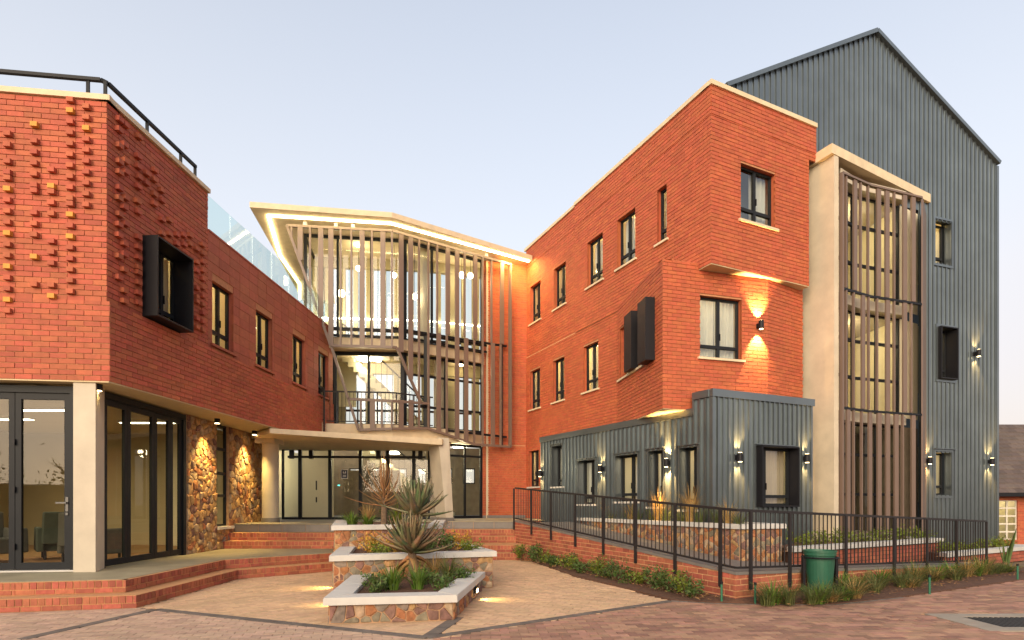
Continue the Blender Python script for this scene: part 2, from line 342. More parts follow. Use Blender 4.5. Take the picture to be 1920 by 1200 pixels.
def brick_wall(th, P, a0, a1, z0, z1, ops=(), mat=None, mort=None, L=0.235, H=0.085, J=0.012, off=0.0, bond='run', reveal=0.18, ztop=None, proud=0.003, phase=0.0, rake=0.015, JV=0.008):
    mat = mat or M_BRICK; mort = mort or M_MORT
    w = sheet(th, P, a0, a1, z0, z1, list(ops), mort, off - rake, reveal, rmat=mat) if ztop is None else None
    if ztop is not None:
        mb = MB(); n = 12
        for i in range(n):
            x0, x1 = a0 + (a1 - a0) * i / n, a0 + (a1 - a0) * (i + 1) / n
            q = [P.pt(x0, off - .006, z0), P.pt(x1, off - .006, z0), P.pt(x1, off - .006, ztop(x1)), P.pt(x0, off - .006, ztop(x0))]
            mb.poly(q if not P.flip else q[::-1])
        w = mb.build('wall', mort, th)
    r = 0; z = z0
    while z < z1 - 0.02:
        zt = min(z + H - J, z1)
        shift = (L / 2 if (r % 2 and bond == 'run') else 0) + phase
        x = a0 - L + (shift % L)
        segs = []
        while x < a1:
            s, e = max(x, a0 + .002), min(x + L - JV, a1 - .002)
            if e - s > 0.03: segs.append((s, e))
            x += L
        for s, e in segs:
            parts = [(s, e)]
            for o in ops:
                if o[3] <= z + .01 or o[2] >= zt - .01: continue
                np_ = []
                for (p, q) in parts:
                    if q <= o[0] or p >= o[1]: np_.append((p, q)); continue
                    if o[0] - p > 0.03: np_.append((p, o[0]))
                    if q - o[1] > 0.03: np_.append((o[1], q))
                parts = np_
            for p, q in parts:
                t = zt
                if ztop is not None:
                    t = min(zt, ztop((p + q) / 2))
                    if t - z < .02: continue
                piece(th, w, P, p, q, off - 0.05, off + random.uniform(-proud, proud), z, t, mat)
        z += H; r += 1
    return w
def room(th, P, a0, a1, z0, z1, depth, mat, energy=0, off=-0.19, col=(1.0, 0.70, 0.34), lampmesh=True, floor=None):
    mb = MB(); d0, d1 = off, off - depth
    c = lambda a, d, z: P.pt(a, d, z)
    for q in (((a0, d1, z0), (a1, d1, z0), (a1, d1, z1), (a0, d1, z1)), ((a0, d0, z0), (a0, d1, z0), (a0, d1, z1), (a0, d0, z1)), ((a1, d0, z0), (a1, d1, z0), (a1, d1, z1), (a1, d0, z1)),
              ((a0, d0, z1), (a0, d1, z1), (a1, d1, z1), (a1, d0, z1)), ((a0, d0, z0), (a1, d0, z0), (a1, d1, z0), (a0, d1, z0))):
        mb.poly([c(*v) for v in q])
    o = mb.build('room', mat, th)
    if energy:
        pos = P.pt((a0 + a1) / 2, off - depth * .55, z1 - .22)
        if lampmesh:
            m = MB(); m.cyl(pos.x, pos.y, z1 - .10, z1 - .02, 0.13, 14); m.build('ceiling_lamp', M_LAMP, o)
        lamp('room_light', 'POINT', pos - Vector((0, 0, .1)), o, energy, col, shadow_soft_size=0.12)
    return o
def window(th, P, a0, a1, z0, z1, back=0.12, cols=2, tr=0.22, sill=True, off=0.0, fw=0.048, gl=None, handle=True, mat=None, name='window', sillmat=None, mull=None):
    mb = MB(); d1 = off - back; d0 = d1 - 0.06; mat = mat or M_ALU; gl = gl or M_GLASS
    for q in ((a0, a0 + fw, z0, z1), (a1 - fw, a1, z0, z1), (a0 + fw, a1 - fw, z0, z0 + fw), (a0 + fw, a1 - fw, z1 - fw, z1)): P.box(mb, q[0], q[1], d0, d1, q[2], q[3])
    ts = [z0 + (z1 - z0) * t for t in (tr if hasattr(tr, '__len__') else ([tr] if tr else []))]
    for t in ts: P.box(mb, a0 + fw, a1 - fw, d0 + .004, d1 + .008, t - .035, t + .035)
    xs = [a0 + (a1 - a0) * i / cols for i in range(1, cols)] if mull is None else mull
    for x in xs: P.box(mb, x - .035, x + .035, d0 + .008, d1 + .012, z0 + fw, z1 - fw)
    w = mb.build(name, mat, th)
    ex = [a0 + fw] + [v for x in xs for v in (x - .035, x + .035)] + [a1 - fw]; ez = [z0 + fw] + [v for t in ts for v in (t - .035, t + .035)] + [z1 - fw]
    for i in range(0, len(ex), 2):
        for j in range(0, len(ez), 2):
            m = MB(); P.box(m, ex[i] - .008, ex[i + 1] + .008, d0 + .026, d0 + .034, ez[j] - .008, ez[j + 1] + .008)
            m2 = MB(); P.quad(m2, ex[i] - .008, ex[i + 1] + .008, ez[j] - .008, ez[j + 1] + .008, d=d0 + .03); m2.build('pane', gl, w)
    if sill:
        m = MB(); P.box(m, a0 - .07, a1 + .07, off - .14, off + .05, z0 - .055, z0 - .004); m.build('sill', sillmat or M_COPE, w)
    if handle and ts:
        hx = (xs[0] if xs else a1) + .015; m = MB(); P.box(m, hx, hx + .02, d1 + .012, d1 + .04, ts[-1] + .15, ts[-1] + .30); m.build('handle', M_BLACK, w)
    return w
def curtain(P, a0, a1, z0, z1, d, label, mat=None, folds=None, group='curtains behind the windows'):
    n = max(8, int((a1 - a0) / 0.018)); mb = MB(); ph = random.random() * 6; fr = folds or 46
    pts = [(a0 + (a1 - a0) * i / n, d + 0.028 * math.sin(fr * (a1 - a0) * i / n + ph) + .01 * math.sin(17 * i / n + ph)) for i in range(n + 1)]
    for (x0, e0), (x1, e1) in zip(pts, pts[1:]):
        mb.poly([P.pt(x0, e0, z0), P.pt(x1, e1, z0), P.pt(x1, e1, z1), P.pt(x0, e0, z1)])
    o = mb.build('curtain', mat or M_CURT, None, smooth=True); tag(o, label, 'curtain', group); return o
def clad(th, P, a0, a1, z0, ztop, ops=(), pitch=0.15, rib=0.046, rw=0.046, off=0.0, name='cladding', breaks=(), mat=None):
    prof = []; a = a0
    while a < a1 + pitch:
        prof += [(a, 0), (a + pitch - rw, 0), (a + pitch - rw + .007, rib), (a + pitch - .007, rib)]; a += pitch
    def dep(x):
        for (p, e), (q, g) in zip(prof, prof[1:]):
            if p <= x <= q: return e + (g - e) * (x - p) / max(1e-6, q - p)
        return 0
    br = sorted({p for p, _ in prof if a0 <= p <= a1} | {a0, a1} | {x for o in ops for x in o[:2] if a0 < x < a1} | {b for b in breaks if a0 < b < a1})
    zt = ztop if callable(ztop) else (lambda x: ztop); zb = z0 if callable(z0) else (lambda x: z0); mb = MB()
    for x0, x1 in zip(br, br[1:]):
        c = (x0 + x1) / 2; sp = [(None, None)]; cuts = sorted([(o[2], o[3]) for o in ops if o[0] < c < o[1]])
        lo0, lo1 = zb(x0), zb(x1); segs = []
        for q in cuts: segs.append((lo0, lo1, q[0], q[0])); lo0 = lo1 = q[1]
        segs.append((lo0, lo1, zt(x0), zt(x1)))
        for s in segs:
            q = [P.pt(x0, off + dep(x0), s[0]), P.pt(x1, off + dep(x1), s[1]), P.pt(x1, off + dep(x1), s[3]), P.pt(x0, off + dep(x0), s[2])]
            mb.poly(q if not P.flip else q[::-1])
    return mb.build(name, mat or M_CLAD, th)
def trimbox(th, P, o, w=0.05, d0=-0.16, d1=0.042, name='window_trim', mat=None):
    # sheet-metal lining of an opening in the cladding
    mb = MB(); a0, a1, z0, z1 = o
    for q in ((a0 - w, a0, z0 - w, z1 + w), (a1, a1 + w, z0 - w, z1 + w), (a0, a1, z1, z1 + w), (a0, a1, z0 - w, z0)): P.box(mb, q[0], q[1], d0, d1, q[2], q[3])
    return mb.build(name, mat or M_CLAD, th)
def wall_lamp(P, a, z, label, power=9.0, off=0.03, h=0.19, r=0.058):
    c = P.pt(a, off + .10, z); t = thing('wall_lamp', label, 'wall lamp', P.pt(a, off, z), 'up and down wall lamps')
    mb = MB(); mb.cyl(c.x, c.y, z - h / 2, z + h / 2, r, 18); mb.build('lamp_body', M_BLACK, t, smooth=False)
    mb = MB(); P.box(mb, a - .03, a + .03, off - .03, off + .06, z - .05, z + .05); mb.build('bracket', M_BLACK, t)
    var = random.uniform(.8, 1.2)
    for s in (-1, 1):
        mb = MB(); mb.cyl(c.x, c.y, z + s * (h / 2 + .001), z + s * (h / 2 + .006), r * .72, 14); mb.build('lens', M_LENS, t)
        tilt = P.n * -0.30
        lamp('beam', 'SPOT', (c.x, c.y, z + s * (h / 2 + .012)), t, power * 8.5 * var, (1, 0.60, 0.22), spot_size=math.radians(78), spot_blend=0.65, shadow_soft_size=0.02, aim=(tilt.x, tilt.y, s))
    return t
def downlight(x, y, z, label, power=10.0, aim=(0, 0, -1)):
    t = thing('downlight', label, 'downlight', (x, y, z), 'soffit downlights')
    mb = MB(); mb.cyl(x, y, z - .10, z + .004, 0.062, 18); mb.build('lamp_body', M_BLACK, t)
    mb = MB(); mb.cyl(x, y, z - .107, z - .1005, 0.05, 14); mb.build('lens', M_LENS, t)
    lamp('beam', 'SPOT', (x, y, z - .12), t, power, (1, 0.68, 0.22), spot_size=math.radians(84), spot_blend=1.0, shadow_soft_size=0.03, aim=aim); return t
# irregular stones: clipped Voronoi cells on a vertical plane
def voronoi(a0, a1, z0, z1, n, keep=None, aspect=1.25):
    W, Hh = a1 - a0, z1 - z0; pts = []; tries = 0
    rmin = 0.72 * math.sqrt(W * Hh / n)
    while len(pts) < n and tries < n * 60:
        tries += 1; p = (random.uniform(a0, a1), random.uniform(z0, z1)); rr = rmin * random.choice((0.6, 0.85, 1.0, 1.1)) * (1 - tries / (n * 75))
        if all(((p[0] - q[0]) / aspect) ** 2 + (p[1] - q[1]) ** 2 > rr * rr for q in pts): pts.append(p)
    out = []
    for i, p in enumerate(pts):
        poly = [(a0, z0), (a1, z0), (a1, z1), (a0, z1)]
        near = sorted((q for j, q in enumerate(pts) if j != i), key=lambda q: (q[0] - p[0]) ** 2 + (q[1] - p[1]) ** 2)[:16]
        for q in near:
            nx, ny = q[0] - p[0], q[1] - p[1]; c = nx * (p[0] + q[0]) / 2 + ny * (p[1] + q[1]) / 2; res = []
            for k in range(len(poly)):
                s, e = poly[k], poly[(k + 1) % len(poly)]; ds, de = nx * s[0] + ny * s[1] - c, nx * e[0] + ny * e[1] - c
                if ds <= 0: res.append(s)
                if ds * de < 0: t = ds / (ds - de); res.append((s[0] + t * (e[0] - s[0]), s[1] + t * (e[1] - s[1])))
            poly = res
            if len(poly) < 3: break
        if len(poly) >= 3: out.append(poly)
    return out
def stone_wall(th, P, a0, a1, z0, z1, n, joint=0.014, bulge=(0.02, 0.05), ztop=None, off=0.0, pal=(0, 0, 1, 1, 2, 3, 4, 5), back=True, cut=(.12, .26)):
    if back:
        mb = MB(); P.box(mb, a0, a1, off - 0.10, off, z0, z1); w = mb.build('wall', M_SMORT, th)
    else: w = th
    for poly in voronoi(a0 + .004, a1 - .004, z0 + .004, z1 - .004, n):
        cx = sum(p[0] for p in poly) / len(poly); cz = sum(p[1] for p in poly) / len(poly)
        # round the outline: cut each corner, then inset for the joint
        pts = []
        for k in range(len(poly)):
            s, e, pr = poly[k], poly[(k + 1) % len(poly)], poly[k - 1]
            l1 = math.hypot(e[0] - s[0], e[1] - s[1]); l0 = math.hypot(s[0] - pr[0], s[1] - pr[1])
            if min(l0, l1) < .03: pts.append(s); continue
            t = random.uniform(*cut); pts.append((s[0] + (pr[0] - s[0]) * t, s[1] + (pr[1] - s[1]) * t)); pts.append((s[0] + (e[0] - s[0]) * t, s[1] + (e[1] - s[1]) * t))
        rad = max(.03, sum(math.hypot(p[0] - cx, p[1] - cz) for p in pts) / len(pts)); f = 1 - joint / rad * .75; b = random.uniform(*bulge)
        if f < .4: continue
        r1 = [(cx + (p[0] - cx) * f, cz + (p[1] - cz) * f) for p in pts]; f2 = f * random.uniform(.78, .88); tl = (random.uniform(-.25, .25), random.uniform(-.25, .25))
        r2 = [(cx + (p[0] - cx) * f2, cz + (p[1] - cz) * f2) for p in pts]
        mb = MB(); n_ = len(r1); hb = lambda p: off + b * random.uniform(.8, 1.0) + tl[0] * (p[0] - cx) * .3 + tl[1] * (p[1] - cz) * .3
        mb.v = [P.pt(p[0], off - .004, p[1]) for p in r1] + [P.pt(p[0], off + b * .62, p[1]) for p in [(cx + (q[0] - cx) * .97, cz + (q[1] - cz) * .97) for q in r1]] + [P.pt(p[0], hb(p), p[1]) for p in r2] + [P.pt(cx, off + b * 1.08, cz)]
        for k in range(n_):
            j = (k + 1) % n_
            for q in ((k, j, n_ + j, n_ + k), (n_ + k, n_ + j, 2 * n_ + j, 2 * n_ + k)): mb.f.append(q if not P.flip else q[::-1])
            q = (2 * n_ + k, 2 * n_ + j, 3 * n_); mb.f.append(q if not P.flip else q[::-1])
        mb.m = [0] * len(mb.f); mb.build('stone', M_STONE[random.choice(pal)], w)
    return w
# ------------------------------------------------------------------ levels
TER, ENT = 0.36, 0.94
SOF = 3.36
# ------------------------------------------------------------------ left brick wing
CL = Vector((kx(200) * 9.0, 9.0))                            # its corner
dA = Vector((-1, -0.126)).normalized(); dB = Vector((0.068, 1)).normalized()
left = thing('brick_building', 'two-storey red brick wing with projecting mustard bricks and stone piers', 'building', (CL.x, CL.y, 0))
A_ = Plane(CL + dA * 4.5, CL, (0, 0)); LA = A_.L
B_ = Plane(CL, CL + dB * 9.5, (10, 9))
aS = B_.a(390); aE = B_.a(624)
zT = 7.76; zR = 7.00; zB = 4.61
b1 = (0.79, 1.78, 4.65, 6.02)
wins = [(B_.a(l), B_.a(r), 4.74, 6.06) for l, r in ((398, 438), (480, 511), (549, 573), (597, 616))]
brick_wall(left, A_, 0, LA, zB, zT, mort=M_MORTL, L=.246)
brick_wall(left, A_, 0, LA + .05, SOF, zB, mort=M_MORTL, L=.246, off=.012)
brick_wall(left, B_, 0, aS, zB, zT, [b1], L=.246)
brick_wall(left, B_, aS, aE, zB, zR, wins, mat=M_BRICKD, L=.40, H=.20, J=.008, bond='stack')
brick_wall(left, B_, 0, aE, SOF, zB, L=.246, off=.05)
def proj(P, px, py, yel, w=0.098):
    a = P.a(px); z = P.z(px, py); n = round((z - zB) / .085 - .5); zc = zB + n * .085
    th = left; d = .068
    piece(th, left, P, a - w / 2, a + w / 2, -.02, d, zc + .001, zc + .073, M_YBRICK if yel else M_BRICK, 'projecting_brick')
colsA = {165: '204 224 Y242 265 285 304 324 343 363 382', 135: '190 Y210 232 252 272 292 311 331 350 370 389 Y406 426 Y444 464 485 505 525 546',
         100: '319 Y346 366 386 405 453 473 493 534 Y552', 68: 'Y236 269 288 305 325 344 364 402 422 441 Y480 532',
         18: '255 274 300 321 340 Y357 380 399 418 Y436 457 478 Y496 519 539 Y558 580', -16: '262 282 330 352 391 411 431 470 510 551'}
for px, s in colsA.items():
    for t in s.split(): proj(A_, px, float(t.strip('Y')), t[0] == 'Y')
for px, s in list(colsA.items())[1:5]:
    for t in s.split()[::2]: proj(A_, px - 178, float(t.strip('Y')), t[0] == 'Y')
b1s = '895,430 940,442 892,505 1040,560 895,622 932,622 1035,672 895,742 937,742 895,822 940,822 1035,780 1100,832 1160,812 1040,852 1095,902 1155,882 895,932 1035,932 1155,985 1210,962 890,1012 940,1012 1030,1037 1155,1052 1215,1032 930,1077 1035,1112 895,1122 1215,1167 1270,1172'
b2s = '890,80 940,80 890,150 930,215 930,290 890,340 930,430 890,485 930,590 930,660 1035,170 1035,245 1035,320 1035,395 1035,460 1035,530 1035,600 1035,675 1215,150 1270,155 1325,160 1375,165 1425,165 1325,220 1380,225 1425,230 1475,260 1520,235 1520,300 1475,370 1520,365 1475,430 1520,430 1520,490 1475,550 1520,550 1475,610 1520,610 1475,670 1520,675 1520,740 1475,800 1520,795 1475,860 1520,860'
for s, oy in ((b1s, 120), (b2s, 400)):
    for t in s.split():
        x, y = map(float, t.split(',')); proj(B_, x / 4 - 3, oy + y / 4, False, 0.11)
# the projecting bricks count among the pieces that show largest: build them first as parts, then the field bricks
lst = BR[left.name]; pro = [p for p in lst if p[10] == 'projecting_brick']; fld = [p for p in lst if p[10] == 'brick']
BR[left.name] = fld; finish_pieces(left, 300)
BR[left.name] = pro; finish_pieces(left, 300)
# copings
mb = MB(); A_.box(mb, 0, LA + .06, -.28, .035, zT, zT + .085); mb.build('coping', M_COPE, left)
mb = MB(); B_.box(mb, -.03, aS + .02, -.28, .045, zT, zT + .083); mb.build('coping', M_COPE, left)
mb = MB(); B_.box(mb, aS + .022, aE, -.26, .012, zR, zR + .04); mb.build('coping', M_BRICKD, left)
# end wall of the upper part and roof slab behind the parapets
En = Plane(B_.pt(aS, 0, 0)[:2], B_.pt(aS, -4.5, 0)[:2], (0, 30)); brick_wall(left, En, .05, 4.4, zR, zT, L=.246)
mb = MB(); mb.prism([A_.pt(.1, -.3, 0)[:2], A_.pt(LA - .3, -.3, 0)[:2], B_.pt(aE - .1, -.3, 0)[:2], B_.pt(aE - .1, -9, 0)[:2]], 6.72, 6.84); mb.build('roof', M_CONC, left)
# roof rail and glass balustrade
zr = zT + .43; rp = [A_.pt(0, -.16, zr), A_.pt(LA - .17, -.16, zr), B_.pt(.18, -.12, zr - .02), B_.pt(aS - .22, -.12, zr - .02)]
mb = MB()
for p, q in zip(rp, rp[1:]): mb.bar(p, q, .06, .05)
rail = mb.build('roof_rail', M_ALU, left)
for p in (A_.pt(LA - 3.4, -.16, 0), A_.pt(LA - .36, -.16, 0), B_.pt(.12, -.12, 0), B_.pt(B_.a(288), -.12, 0), B_.pt(B_.a(350), -.12, 0), B_.pt(aS - .24, -.12, 0)):
    m = MB(); m.bar((p.x, p.y, zT + .08), (p.x, p.y, zr - .02), .055, .02, dB.to_3d()); m.build('post', M_ALU, rail)
gl = MB(); B_.box(gl, aS + .02, aE, -.13, -.07, zR + .04, zR + .075); gb = gl.build('balustrade_shoe', M_ALU, left)
n = 7
for i in range(n):
    x0 = aS + .03 + (aE - aS - .05) * i / n; x1 = aS + .03 + (aE - aS - .05) * (i + 1) / n - .015
    m = MB(); B_.box(m, x0, x1, -.106, -.094, zR + .05, zR + .80); m.build('glass_panel', M_GLASSB, gb)
# windows
w1 = window(left, B_, b1[0], b1[1], b1[2], b1[3], back=.10, sill=False, mull=[b1[0] + .62], tr=.2)
room(left, B_, b1[0] - .3, b1[1] + .3, 4.3, 6.6, 1.2, M_CREAM, 5)
curtain(B_, b1[0], b1[1], b1[2], b1[3], -.24, 'beige curtain behind the window with the black projecting hood', M_CURTB)
mb = MB(); t = .028; h0, h1, h2, h3 = b1[0] - .002, b1[1] + .002, b1[2] - .002, b1[3] + .002
for q in ((h0, h0 + t), (h1 - t, h1)): B_.box(mb, q[0], q[1], -.098, .27, h2, h3)
for q in ((h2, h2 + t), (h3 - t, h3)): B_.box(mb, h0 + t, h1 - t, -.098, .27, q[0], q[1])
mb.build('window_hood', M_BLACK, left)
for i, w in enumerate(wins):
    window(left, B_, *w, back=.11, tr=.23, sillmat=M_BRICKD)
    room(left, B_, w[0] - .4, w[1] + .45, 4.2, 6.7, 2.6, M_CREAM, (30, 26, 34, 8)[i])
    m = MB(); B_.box(m, w[0] + .1, w[1] + .4, -1.6, -1.2, 4.2, (5.3, 5.6, 5.0, 5.2)[i]); m.build('room_cabinet', M_FLOORW, left)
# ground floor: soffit, corner column, folding doors, stone piers
PB0 = Vector((kx(192) * 9.5, 9.5)); PB1 = Vector((kx(348) * 12.1, 12.1)); dS = (PB1 - PB0).normalized()
S_ = Plane(PB0, PB0 + dS * 8.2, (10, 9)); DA = Plane(CL + dA * 4.5 + Vector((.025, .2)), CL + Vector((.025, .2)), (0, 0))
mb = MB(); mb.prism([A_.pt(0, .002, 0)[:2], A_.pt(LA + .034, .002, 0)[:2], B_.pt(aE, .034, 0)[:2], S_.pt(8.0, -.4, 0)[:2], S_.pt(0, -.6, 0)[:2], A_.pt(0, -.8, 0)[:2]], SOF - .022, SOF + .006); mb.build('soffit', M_SOFF, left)
c0, c1 = A_.a(135), A_.a(177)
q = ground(190, 1068, TER)
mb = MB(); mb.prism([A_.pt(c0, -.03, 0)[:2], A_.pt(c1, -.03, 0)[:2], (q.x, q.y), (PB0.x - .02, PB0.y + .1), A_.pt(c0, -.62, 0)[:2]], TER, SOF - .02); mb.build('column', M_CONC, left)
def door_leaf(th, P, a0, a1, z0, z1, fw=.085, d=-.02, gl=None, handle=False, name='door', rails=()):
    mb = MB()
    for q in ((a0, a0 + fw, z0, z1), (a1 - fw, a1, z0, z1), (a0 + fw, a1 - fw, z0, z0 + .11), (a0 + fw, a1 - fw, z1 - .10, z1)): P.box(mb, q[0], q[1], d - .05, d, q[2], q[3])
    for r in rails: P.box(mb, a0 + fw, a1 - fw, d - .046, d - .004, r - .03, r + .03)
    w = mb.build(name, M_ALU, th); m = MB(); P.quad(m, a0 + fw - .005, a1 - fw + .005, z0 + .105, z1 - .095, d=d - .025); m.build('pane', gl or M_GLASSD, w)
    if handle:
        m = MB(); x = a1 - fw / 2; P.box(m, x - .02, x + .02, d, d + .012, z0 + .92, z0 + 1.15); P.box(m, x - .14, x + .012, d + .035, d + .055, z0 + 1.045, z0 + 1.07); P.box(m, x - .012, x + .012, d, d + .05, z0 + 1.045, z0 + 1.07); m.build('handle', M_CHROME, w)
        m = MB(); P.box(m, x - .018, x + .018, d, d + .016, z0 + .86, z0 + .90); m.build('lock', M_CHROME, w)
    return w
cD = DA.a(134); mb = MB(); DA.box(mb, 0, cD, -.09, .01, SOF - .17, SOF - .06); DA.box(mb, cD - .02, cD + .10, -.09, .012, TER, SOF - .06); mb.build('door_frame', M_ALU, left)
x = cD - .025
for i in range(4):
    wd = .80; door_leaf(left, DA, x - wd, x - .006, TER + .03, SOF - .175, handle=(i == 0)); 
    for hz in (.35, 1.25, 2.0): m = MB(); DA.box(m, x - wd - .018, x - wd + .012, -.02, .018, TER + hz, TER + hz + .09); m.build('hinge', M_BLACK, left)
    x -= wd + .004
m = MB(); DA.box(m, 0, cD + .08, -.10, .06, TER - .02, TER + .022); m.build('threshold', M_SLABW, left)
eD = S_.a(348); mb = MB(); S_.box(mb, .02, eD, -.10, .01, SOF - .16, SOF - .05); S_.box(mb, eD - .10, eD, -.10, .012, TER, SOF - .165); S_.box(mb, .02, .06, -.10, .012, TER, SOF - .165); mb.build('door_frame', M_ALU, left)
ed = [.065] + [S_.a(p) for p in (242, 292, 322)] + [eD - .105]
for a, b in zip(ed, ed[1:]): door_leaf(left, S_, a, b - .006, TER + .02, SOF - .165)
pA, pB_, pC = S_.a(350), S_.a(405), S_.a(429); pD = S_.a(492) + .5
st1 = stone_wall(left, S_, pA, pB_, TER - .02, SOF - .02, 170, pal=(1, 1, 1, 4, 4, 0, 3), bulge=(.015, .045), cut=(.06, .2))
stone_wall(left, S_, pC, pD, TER - .02, SOF - .02, 230, pal=(1, 1, 1, 4, 4, 0, 3), bulge=(.015, .045), cut=(.06, .2))
stone_wall(left, S_, pB_, pC, TER - .02, .87, 14, pal=(1, 1, 4, 4, 0, 2), bulge=(.03, .06))
window(left, S_, pB_, pC, .90, SOF - .02, back=.06, cols=1, tr=(.3, .52, .76), sill=False, handle=False, gl=M_GLASSD)
m = MB(); S_.box(m, pB_ - .02, pC + .10, -.1, .10, .83, .897); m.build('sill', M_SLABW, left)
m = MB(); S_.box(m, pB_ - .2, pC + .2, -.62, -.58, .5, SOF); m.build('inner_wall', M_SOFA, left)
for i, (px, py) in enumerate(((184, 724), (405, 779), (473, 796))):
    d = .10; a = (S_.a(px) if px > 200 else 0); Yv = (SOF - .05 - EYE) * F / (HZ - py)
    p = Vector((kx(px) * Yv, Yv)) if i == 0 else S_.pt(S_.a((0, 379, 455)[i]), (0, .33, .30)[i], 0)
    downlight(p.x, p.y, SOF - .022, ('small black downlight in the soffit above the square column', 'small black downlight in the soffit above the stone pier beside the folding doors', 'small black downlight in the soffit beside the round column')[i], (10, 230, 230)[i], (0, 0, -1) if i == 0 else (-S_.n.x * .12, -S_.n.y * .12, -1))
# the lounge behind the folding doors
mb = MB(); Lx, Rx = -13.0, PB0.x
mb.poly([(Lx, 9.2, TER - .01), (Rx - .05, 9.4, TER - .01), (PB1.x - .15, 12.2, TER - .01), (-7.1, 15.2, TER - .01), (Lx, 15.2, TER - .01)]); mb.build('lounge_floor', M_FLOORW, left)
mb = MB(); mb.poly([(Lx, 9.0, SOF - .06), (Lx, 15.2, SOF - .06), (-7.3, 15.2, SOF - .06), (PB1.x - .55, 12.2, SOF - .06), (Rx - .6, 9.8, SOF - .06), (Rx - .7, 9.0, SOF - .06)]); mb.build('lounge_ceiling', M_CREAM, left)
Lb = Plane((Lx, 15.2), (-7.1, 15.2), (-9, 9)); lw = MB(); Lb.quad(lw, 0, Lb.L, TER - .01, SOF, 0); lw.build('lounge_wall', M_OLIVE, left)
Lc = Plane((Lx, 8.6), (Lx, 15.2), (-9, 9)); lw = MB(); Lc.quad(lw, 0, Lc.L, TER - .01, SOF, 0); lw.build('lounge_wall', M_OLIVE, left)
mb = MB(); mb.box(-9.0, -8.2, 14.9, 15.19, TER - .01, SOF - .06); mb.build('lounge_column', M_CREAM, left)
for k, (x, y, s) in enumerate(((-9.1, 11.2, 1.2), (-8.2, 12.9, 1.2), (-11, 12.4, 1.2))):
    t = thing('ceiling_light', ('long lit ceiling panel inside the lounge behind the single glass door', 'long lit ceiling panel inside the lounge behind the corner folding doors', 'long lit ceiling panel deep inside the lounge')[k], 'ceiling light', (x, y, SOF - .1), 'lounge ceiling lights')
    m = MB(); m.box(x - s / 2 - .02, x + s / 2 + .02, y - .09, y + .09, SOF - .10, SOF - .061); m.build('housing', M_SIGNW, t)
    m = MB(); m.box(x - s / 2, x + s / 2, y - .07, y + .07, SOF - .108, SOF - .101); m.build('diffuser', M_LAMPW, t)
    lamp('panel_light', 'AREA', (x, y, SOF - .12), t, 3.5, (1, .85, .55), shape='RECTANGLE', size=s, size_y=.14, aim=(0, 0, -1))
def armchair(x, y, rz, label, mat):
    t = thing('armchair', label, 'armchair', (x, y, TER), 'lounge armchairs'); c, s = math.cos(rz), math.sin(rz)
    def bx(name, x0, x1, y0, y1, z0, z1, m):
        mb = MB(); P = [(x0, y0), (x1, y0), (x1, y1), (x0, y1)]; P = [(x + c * a - s * b, y + s * a + c * b) for a, b in P]
        cx, cy = sum(p[0] for p in P) / 4, sum(p[1] for p in P) / 4
        mb.hexa([(p[0], p[1], TER + z0) for p in P] + [(cx + (p[0] - cx) * .94, cy + (p[1] - cy) * .94, TER + z1) for p in P]); o = mb.build(name, m, t)
        bv = o.modifiers.new('soft', 'BEVEL'); bv.width = .03; bv.segments = 3; return o
    bx('seat', -.36, .36, -.36, .30, .16, .44, mat); bx('backrest', -.38, .38, .22, .42, .30, .92, mat)
    for q in (-.46, .34): bx('armrest', q, q + .12, -.36, .40, .16, .62, mat)
    for a in (-.34, .30):
        for b in (-.32, .32): bx('leg', a, a + .05, b, b + .05, 0, .17, M_BLACK)
armchair(-7.75, 10.6, 2.6, 'grey upholstered armchair behind the lounge door with the handle', M_SOFA)
armchair(-8.9, 11.4, -2.4, 'dark green-grey armchair deeper in the lounge', M_SOFAG)
armchair(-9.6, 10.5, 1.2, 'grey armchair behind the second leaf of the folding doors', M_SOFA)
# ------------------------------------------------------------------ right brick wing
C1 = Vector((4.343, 12.5)); uL = Vector((-.473, 1)).normalized(); uR = Vector((1, .473)).normalized()
right = thing('brick_building', 'three-storey orange brick wing with overhanging upper floor and grey metal base', 'building', (C1.x, C1.y + 1.5, 0))
J = Vector(online(985, C1, uL)); ML = Plane(C1, J, (-10, 5)); UR = Plane(C1, Vector(online(1530, C1, uR)), (3, 0))
zU, zC, zBand = 6.70, 10.58, 9.96
C2 = Vector((kx(1243) * 12.6, 12.6)); Qp = Vector(online(1440, C2, (1, .29))); Rp = Vector(online(1505, Qp, (1, .63)))
LJ = Vector(online(1157, C1, uL)); LBL = Plane(C2, LJ, (-10, 5)); LBF = Plane(C2, Qp, (3, 0)); LBS = Plane(Qp, Rp, (3, 0))
zL0, zL1 = 3.54, 6.83
aj = ML.a(1078)
top = [(ML.a(r), ML.a(l), 7.83, 9.16) for l, r in ((992, 1011), (1036, 1058), (1101, 1130), (1157, 1191))] + [(ML.a(1250), ML.a(1232), 7.83, 9.16)]
mid = [(ML.a(r), ML.a(l), 4.78, 6.15) for l, r in ((992, 1011), (1035, 1056), (1092, 1120))]
low = [(ML.a(1009), ML.a(990), 2.05, 3.32)]
urw = (UR.a(1389), UR.a(1454), 7.84, 9.12); lbw = (LBF.a(1313), LBF.a(1391), 4.74, 6.13); lhw = (LBL.a(1205), LBL.a(1161), 4.78, 6.14)
kw = dict(mat=M_BRICKO, L=.235)
brick_wall(right, ML, 0, aj, zU, zBand, top, **kw); brick_wall(right, ML, aj, ML.L, zU, zBand, top, off=-.05, **kw)
brick_wall(right, ML, 0, aj, zBand, zC, off=.012, **kw); brick_wall(right, ML, aj, ML.L, zBand, zC, off=-.038, **kw)
aL = (LJ - C1).dot(uL)
brick_wall(right, ML, aL - .3, ML.L, 0, zU, mid + low, off=-.03, **kw)
